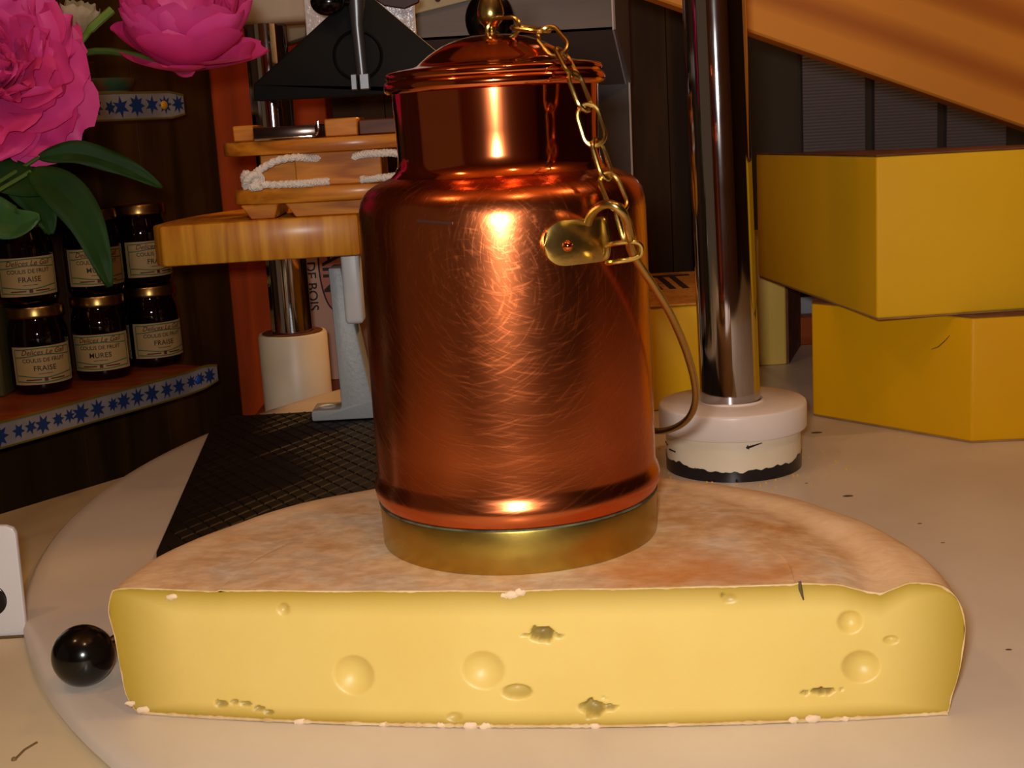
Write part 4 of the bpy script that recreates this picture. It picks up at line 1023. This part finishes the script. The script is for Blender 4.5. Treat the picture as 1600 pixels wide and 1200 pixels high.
# jars
M_jam = mat('jar_of_dark_jam', '#0a0204', 0.05, spec=0.6)
M_lid = mat('gold_lid', (0.45, 0.27, 0.08, 1), 0.28, 1.0)
M_label = mat('jar_label', '#b59a68', 0.6)
M_green = mat('label_green', '#2f6b4c', 0.6)
M_dred = mat('label_red_ink', '#5e1a10', 0.6)
JR = 0.0325
jprof = [(0, 0), (0.026, 0.0), (0.0300, 0.002), (0.0318, 0.006), (JR, 0.010), (JR, 0.062), (0.0322, 0.068), (0.0308, 0.0745), (0.0288, 0.080), (0.0280, 0.084), (0.0280, 0.094), (0, 0.094)]
lprof = [(0.0280, 0.0860), (0.0306, 0.0858), (0.0311, 0.0868), (0.0309, 0.0885), (0.0306, 0.0960), (0.0298, 0.0976), (0.0270, 0.0980), (0.0262, 0.0972), (0, 0.0972)]
def jwrap(vf, r, z): # x -> angle around the jar, front is -Y
    return mapv(vf, lambda v: Vector((r * math.sin(v.x / r), -r * math.cos(v.x / r), z + v.y)))
def strip(x0, x1, y0, y1, n=24):
    v = []; f = []
    for i in range(n + 1):
        x = x0 + (x1 - x0) * i / n; v += [(x, y0, 0), (x, y1, 0)]
    for i in range(n): f.append([2 * i, 2 * i + 2, 2 * i + 3, 2 * i + 1])
    return v, f
def wavy(y, amp, n=30, w=0.0011, x=0.033):
    v, f = [], []
    for i in range(n + 1):
        t = -x + 2 * x * i / n; yy = y + amp * math.cos(t / x * math.pi)
        v += [(t, yy, 0), (t, yy + w, 0)]
    for i in range(n): f.append([2 * i, 2 * i + 2, 2 * i + 3, 2 * i + 1])
    return v, f
def thick(vf, r, z, t=0.0003):
    a = jwrap(vf, r, z); return a
def make_jar(fruit):
    o = empty('jam_jar', (0, 0, 0))
    mk('glass', lathe(jprof, (0, 0, 0), 48, False), M_jam, o, sharp=60)
    mk('lid', lathe(lprof, (0, 0, 0), 48, False), M_lid, o, sharp=50)
    # paper label
    v, f = [], []; n = 40
    for i in range(n + 1):
        a = -1.15 + 2.3 * i / n
        for r, z in ((JR + 0.0001, 0.012), (JR + 0.0004, 0.012), (JR + 0.0004, 0.0545), (JR + 0.0001, 0.0545)): v.append((r * math.sin(a), -r * math.cos(a), z))
    for i in range(n):
        for q in range(4): f.append([i * 4 + q, i * 4 + (q + 1) % 4, (i + 1) * 4 + (q + 1) % 4, (i + 1) * 4 + q])
    f += [[0, 1, 2, 3], [n * 4 + k for k in (3, 2, 1, 0)]]
    lb = mk('paper_label', (v, f), M_label, o)
    R = JR + 0.0006; z = 0.033
    mk('green_border', jwrap(join(wavy(0.0105, 0.0012), wavy(0.0185, 0.0006), wavy(-0.0125, -0.0015), wavy(-0.0185, -0.0008), strip(-0.0345, -0.0335, -.0185, .0185, 2), strip(0.0335, 0.0345, -.0185, .0185, 2)), R, z), M_green, lb, smooth=False)
    mk('brand_lettering', jwrap(mapv(text_mesh('Delices Le Gall', 0.0082, 0.35), lambda v: v + Vector((0, 0.0150, 0))), R, z), M_dred, lb, smooth=False)
    mk('lettering', jwrap(join(mapv(text_mesh('COULIS DE FRUIT', 0.0062), lambda v: v + Vector((0, 0.0060, 0))), mapv(text_mesh(fruit, 0.0082, 0, 0, 'CENTER', 1.05), lambda v: v + Vector((0, -0.0030, 0))), mapv(strip(-0.008, 0.008, -0.0092, -0.0086, 4), lambda v: v)), R, z), M_ink, lb, smooth=False)
    mk('caption', jwrap(join(strip(-0.022, -0.005, -0.0162, -0.0148, 6), strip(0.005, 0.022, -0.0162, -0.0148, 6)), R + 0.0001, z), M_dred, lb, smooth=False)
    mk('seal', jwrap(mapv(join(strip(-0.002, 0.002, -0.0175, -0.0135, 3)), lambda v: v), R + 0.0001, z), M_dred, lb, smooth=False)
    return o
def copy_tree(o, parent=None):
    c = o.copy(); C.objects.link(c); c.parent = parent
    for ch in list(o.children): copy_tree(ch, c)
    return c
protos = {'FRAISE': make_jar('FRAISE'), 'MURES': make_jar('MURES')}
used = set()
def jar(fruit, px, py, n, z, label, turn=0.0, s=None):
    p = onz(px, py, z) if s is None else shelf_pt(s, n, z)
    if s is None:
        p = p + Vector((p.x, p.y, 0)).normalized() * JR * 0.9
    o = protos[fruit] if fruit not in used else copy_tree(protos[fruit]); used.add(fruit)
    o.location = (p.x, p.y, z); o.rotation_euler = (0, 0, math.atan2(p.x, p.y) * -1 + turn)
    tag(o, label, 'jar', 'jars of fruit coulis'); return o
LZ = SZ + 0.0002; UZ = SZ + 0.0986
j1 = jar('FRAISE', 70, 616, 0, LZ, 'strawberry coulis jar at the front of the lower row, nearest the shelf left end', 0.12)
j2 = jar('MURES', 166, 594, 0, LZ, 'coulis jar in the middle of the lower row, below the hanging leaf tip', -0.1)
j3 = jar('FRAISE', 246, 574, 0, LZ, 'coulis jar at the right end of the lower row on the shelf', 0.35)
def above(j, dx, dy, fruit, label, turn):
    o = copy_tree(protos[fruit]); o.location = (j.location.x + dx, j.location.y + dy, UZ); o.rotation_euler = (0, 0, j.rotation_euler.z + turn)
    tag(o, label, 'jar', 'jars of fruit coulis')
above(j1, -0.006, 0.004, 'FRAISE', 'strawberry coulis jar of the upper row, half hidden by the left leaves', 0.0)
above(j2, 0.001, 0.003, 'MURES', 'coulis jar of the upper row behind the long hanging leaf', 0.2)
above(j3, -0.003, 0.002, 'FRAISE', 'coulis jar of the upper row beside the thick pine board', 0.15)
def behind(ja, jb, z, label):
    m = (ja.location + jb.location) / 2 + SN * 0.066; o = copy_tree(protos['FRAISE']); o.location = (m.x, m.y, z); o.rotation_euler = (0, 0, ja.rotation_euler.z)
    tag(o, label, 'jar', 'jars of fruit coulis')
behind(j1, j2, LZ, 'coulis jar in the back lower row, its label glimpsed between two front jars')
behind(j1, j2, UZ, 'coulis jar in the back upper row, glimpsed behind the left leaves')
# olive packet at the left edge
pbx = onz(-14, 622, SZ)
pk_ = empty('olive_packet', (pbx.x, pbx.y, SZ), 'dark olive packet with white script at the left edge of the lower shelf', 'packet')
mk('carton', bevelled(box(pbx.x - 0.02, pbx.x + 0.016, pbx.y, pbx.y + 0.05, SZ + 0.0003, SZ + 0.098), 0.002, 1), mat('olive_card', '#4d4524', 0.6), pk_)
mk('lettering', mapv(text_mesh('B', 0.018, 0.3), lambda v: Vector((pbx.x + 0.006 + v.x, pbx.y - 0.0004, SZ + 0.018 + v.y))), mat('white_ink', '#b0a890', 0.6), pk_, smooth=False)
mk('orange_flap', bevelled(box(pbx.x - 0.019, pbx.x + 0.015, pbx.y + 0.001, pbx.y + 0.049, SZ + 0.098, SZ + 0.0985), 0.0001, 1), mat('orange_card', '#b5642a', 0.6), pk_)
# painted dish on the upper shelf
dc = shelf_pt(SL - 0.085, 0.05, U)
dish = empty('painted_dish', dc, 'round dark painted dish with a winter scene on the upper shelf', 'dish')
mk('bowl', lathe([(0, 0.0003), (0.030, 0.0003), (0.040, 0.004), (0.046, 0.014), (0.047, 0.019), (0.045, 0.019), (0.043, 0.014), (0.036, 0.006), (0, 0.005)], dc, 48, False), mat('dish_paint', '#8a4826', 0.3, col2='#345a40', scale=40), dish)
mk('rim', lathe([(0.0296, 0.001), (0.0410, 0.0035), (0.0416, 0.0045), (0.040, 0.005)], dc, 48, False), mat('dish_rim', '#8d857c', 0.3), dish)
tp = bevelled(prism([dc + SD * x + Vector((0, 0, z)) + SN * 0.03 for x, z in ((-0.03, 0.021), (0.035, 0.021), (0.035, 0.042), (0.01, 0.036), (-0.03, 0.027))], SN * 0.02), 0.001, 1)
mk('painted_scene', tp, mat('scene_paint', '#1c2a1e', 0.4, col2='#4d3420', scale=60), dish)

# ------------------------------------------------------------------ peonies in a vase
vz = Vector((-0.40, 0.78, -0.009))
vase = empty('flower_vase', vz, 'plain green vase holding the peonies just left of the picture', 'vase')
mk('body', lathe([(0, 0.0002), (0.034, 0.0002), (0.042, 0.02), (0.044, 0.06), (0.038, 0.11), (0.030, 0.14), (0.032, 0.16), (0.030, 0.16), (0.028, 0.14), (0.034, 0.10), (0.036, 0.02), (0, 0.012)], vz, 48, False), mat('green_glaze', '#3c4a34', 0.2), vase)
vm = vz + Vector((0, 0, 0.16))
def petal_mat(name, c1, c2):
    m = bpy.data.materials.new(name); m.use_nodes = True; nt = m.node_tree; b = nt.nodes['Principled BSDF']
    b.inputs['Roughness'].default_value = 0.55; b.inputs['Subsurface Weight'].default_value = 0.0
    at = nt.nodes.new('ShaderNodeAttribute'); at.attribute_name = 'tone'
    nz = nt.nodes.new('ShaderNodeTexNoise'); nz.inputs['Scale'].default_value = 45; tc = nt.nodes.new('ShaderNodeTexCoord'); nt.links.new(tc.outputs['Object'], nz.inputs['Vector'])
    ad = nt.nodes.new('ShaderNodeMath'); ad.operation = 'MULTIPLY_ADD'; ad.inputs[1].default_value = 0.35; nt.links.new(nz.outputs['Fac'], ad.inputs[0]); nt.links.new(at.outputs['Fac'], ad.inputs[2])
    rp = nt.nodes.new('ShaderNodeValToRGB'); rp.color_ramp.elements[0].color = lin(c1); rp.color_ramp.elements[1].color = lin(c2); rp.color_ramp.elements[0].position = 0.1
    nt.links.new(ad.outputs[0], rp.inputs['Fac']); nt.links.new(rp.outputs['Color'], b.inputs['Base Color'])
    tr = nt.nodes.new('ShaderNodeBsdfTranslucent'); nt.links.new(rp.outputs['Color'], tr.inputs['Color'])
    ms = nt.nodes.new('ShaderNodeMixShader'); ms.inputs[0].default_value = 0.25
    nt.links.new(b.outputs[0], ms.inputs[1]); nt.links.new(tr.outputs[0], ms.inputs[2]); nt.links.new(ms.outputs[0], nt.nodes['Material Output'].inputs['Surface'])
    return m
M_pet = petal_mat('magenta_petal', '#cc1062', '#f254ac')
M_leaf = mat('peony_leaf', '#1d3a12', 0.6, col2='#142c0b', scale=30, spec=0.15)
M_leaf2 = mat('peony_leaf_light', '#35592c', 0.5, col2='#2a4c24', scale=30, spec=0.3)
M_stem = mat('green_stem', '#3f5a22', 0.5)
def petal(c, ax, az, el, ln, wd, cup, ruff, rnd, curl=0.0, start=0.004):
    """az around axis, el = opening angle from the axis (0 closed, 1.6 flat); returns quads"""
    ax = ax.normalized(); s0 = ax.orthogonal().normalized(); s1 = ax.cross(s0)
    rad = s0 * math.cos(az) + s1 * math.sin(az); tan = ax.cross(rad)
    nu, nv = 12, 10; v = []; f = []; ph = rnd.random() * 9
    p = c + rad * start; ang = el * 0.55; pts = []
    for j in range(nv + 1):
        t = j / nv
        a = el * (0.6 + 0.4 * t) + curl * t * t - cup * (t - .5)
        dirv = ax * math.cos(a) + rad * math.sin(a); nrm = rad * math.cos(a) - ax * math.sin(a)
        if j: p = p + dirv * (ln / nv)
        w = wd * (0.25 + 0.75 * math.sin(min(1.0, t * 1.25) * math.pi / 2)) * (math.sqrt(max(0, 1 - max(0, (t - 0.62) / 0.42) ** 2)))
        for i in range(nu + 1):
            u = i / nu * 2 - 1
            q = p + tan * (w * u) - nrm * (cup * w * 0.5 * u * u * -1) * -1
            rf_ = ruff * t * t * (math.sin(u * 4.2 + ph) * 0.75 + math.sin(u * 7.5 + ph * 2) * 0.25)
            q = q + nrm * rf_ + dirv * (ruff * 0.8 * t * math.sin(u * 5 + ph * 1.7))
            v.append(q)
    for j in range(nv):
        for i in range(nu):
            a = j * (nu + 1) + i; f.append([a, a + 1, a + nu + 2, a + nu + 1])
    return v, f
def peony(name, label, c, ax, spec, stem_pts, seedv, leaf=None):
    rnd = random.Random(seedv); o = empty(name, stem_pts[0], label, 'flower', 'peonies')
    V, Fc, tone = [], [], []
    for (n, el, ln, wd, cup, ruff, jit, tn, curl) in spec:
        for k in range(n):
            pv_, pf_ = petal(c + ax.normalized() * rnd.uniform(-.004, .004), ax, 2 * math.pi * (k + rnd.random() * 0.6) / n + rnd.random() * 0.3, el + rnd.uniform(-jit, jit), ln * rnd.uniform(.85, 1.1), wd * rnd.uniform(.85, 1.15), cup, ruff * rnd.uniform(.6, 1.3), rnd, curl)
            off = len(V); V += pv_; Fc += [[i + off for i in q] for q in pf_]; tone += [min(1, max(0, tn + rnd.uniform(-.22, .22)))] * len(pv_)
    bl_ = mk('blossom', (V, Fc), M_pet, o, sharp=180)
    a = bl_.data.attributes.new('tone', 'FLOAT', 'POINT'); a.data.foreach_set('value', tone)
    mk('stem', tube(spline(stem_pts, 8), 0.0024, 8), M_stem, o)
    return o
c1 = Vector((-0.332, 0.92, 0.303)); a1 = Vector((0.30, -0.80, 0.35)).normalized()
full = [(9, 1.75, .064, .036, .3, .003, .15, .45, .15), (10, 1.40, .066, .033, .5, .004, .2, .5, 0.1), (11, 1.10, .060, .027, .5, .004, .2, .45, 0), (12, .85, .054, .021, .5, .004, .2, .5, 0), (13, .60, .048, .017, .4, .005, .2, .55, 0), (12, .35, .044, .014, .3, .005, .2, .6, 0), (8, .15, .038, .010, .3, .003, .12, .75, 0)]
peony('peony', 'large full magenta peony at the left edge, in front of the jars', c1 - a1 * 0.012, a1, full, [vm, Vector((-0.40, 0.83, 0.22)), Vector((-0.375, 0.92, 0.275)), c1 - a1 * 0.012], 4)
c2 = Vector((-0.207, 0.93, 0.298)); a2 = Vector((0.12, -0.30, 0.85)).normalized()
open_ = [(6, 1.65, .050, .030, .5, .002, .2, .5, -.35), (8, 1.25, .058, .034, .8, .002, .12, .55, -.5), (8, .9, .060, .030, .8, .002, .1, .55, -.3), (9, .5, .055, .022, .6, .003, .1, .6, 0)]
peony('peony', 'open magenta peony at the top, left of the chrome pole', c2, a2, open_, [vm + Vector((0.006, 0.004, 0)), Vector((-0.36, 0.95, 0.27)), Vector((-0.285, 0.965, 0.315)), c2], 11)
# pale bud
bc0 = ony(118, 38, 0.97)
bud = empty('peony_bud', vm + Vector((0.004, -0.004, 0)), 'faded cream peony bud between the two magenta peonies', 'flower')
rb_ = random.Random(2); parts = []
for k in range(6): parts.append(petal(bc0 + Vector((0, 0, -.010)), Vector((0.25, -0.2, 0.9)), k * 1.05, 0.35 + 0.2 * (k % 2), .026, .011, .8, .001, rb_))
mk('petals', join(*parts), mat('cream_petal', '#b3a184', 0.6, col2='#8a7350', scale=60), bud, sharp=180)
mk('stem', tube(spline([vm + Vector((0.004, -0.004, 0)), Vector((-0.355, 0.96, 0.24)), bc0 + Vector((0, 0, -.010))], 8), 0.0022, 8), M_stem, bud)
sb = empty('peony_sprig', vm + Vector((-0.004, 0.004, 0)), 'bright green stem rising behind the large peony to the open one', 'stem')
mk('stem', tube(spline([vm + Vector((-0.004, 0.004, 0)), Vector((-0.355, 0.95, 0.25)), ony(118, 75, 0.96), ony(142, 45, 0.96), ony(175, 15, 0.965)], 8), [0.0022] * 24 + [0.003] * 9, 8), mat('bright_stem', '#5a7a24', 0.5), sb)
def leaf(pts, wd, fold=0.35, twist=0.0, n=18):
    P = spline(pts, n // (len(pts) - 1) + 1); v, f = [], []; m_ = len(P)
    for i, p in enumerate(P):
        t = i / (m_ - 1); T = (P[min(i + 1, m_ - 1)] - P[max(i - 1, 0)]).normalized()
        vd = (CAM + Vector((0, 0, 0.35)) - p).normalized(); sd = T.cross(vd).normalized(); nn_ = sd.cross(T)
        w = wd * math.sin(math.pi * min(1, t * 0.94 + 0.03)) ** 0.75 * (1 - 0.35 * t)
        for u in (-1, -.6, 0, .6, 1):
            wob = 0.0012 * math.sin(t * 14 + u * 3)
            v.append(p + sd * (w * u) + nn_ * (abs(u) * w * fold + wob * abs(u)))
    for i in range(m_ - 1):
        for k in range(4): a = i * 5 + k; f.append([a, a + 1, a + 6, a + 5])
    # underside, so the blade has thickness
    n0 = len(v)
    for i in range(n0):
        pass
    return v, f
def leaf_obj(name_label, pts, wd, m, base):
    o = empty('peony_leaf', base, name_label, 'leaf', 'peony leaves')
    b_ = mk('blade', leaf(pts, wd), m, o, sharp=16)
    so = b_.modifiers.new('thickness', 'SOLIDIFY'); so.thickness = 0.0004
    mk('stalk', tube(spline([base, (Vector(base) + Vector(pts[0])) / 2 + Vector((0, 0, .012)), pts[0]], 6), 0.0013, 6), M_stem, o)
    return o
leaf_obj('long leaf pointing right under the large peony, above the jar lids', [ony(60, 246, .90), ony(120, 240, .905), ony(185, 258, .91), ony(254, 293, .915)], .0098, M_leaf, vm + Vector((.012, 0, 0)))
leaf_obj('broad dark leaf hanging down in front of the upper jars', [ony(48, 268, .87), ony(95, 300, .865), ony(135, 350, .86), ony(172, 448, .855)], .0160, M_leaf, vm + Vector((.012, .006, 0)))
leaf_obj('pale green leaf at the left edge above the label of the left jar', [ony(-60, 300, .88), ony(-20, 335, .875), ony(25, 352, .87), ony(62, 338, .865)], .016, M_leaf2, vm + Vector((.004, .01, 0)))
leaf_obj('dark leaf pointing down between the pale leaf and the hanging leaf', [ony(-20, 250, .90), ony(30, 285, .895), ony(62, 320, .89), ony(80, 366, .885)], .0150, M_leaf, vm + Vector((-.006, .012, 0)))
leaf_obj('dark leaf close below the large peony at the left edge', [ony(-60, 275, .89), ony(0, 280, .885), ony(60, 290, .88), ony(110, 300, .875)], .013, M_leaf, vm + Vector((-.012, 0, 0)))
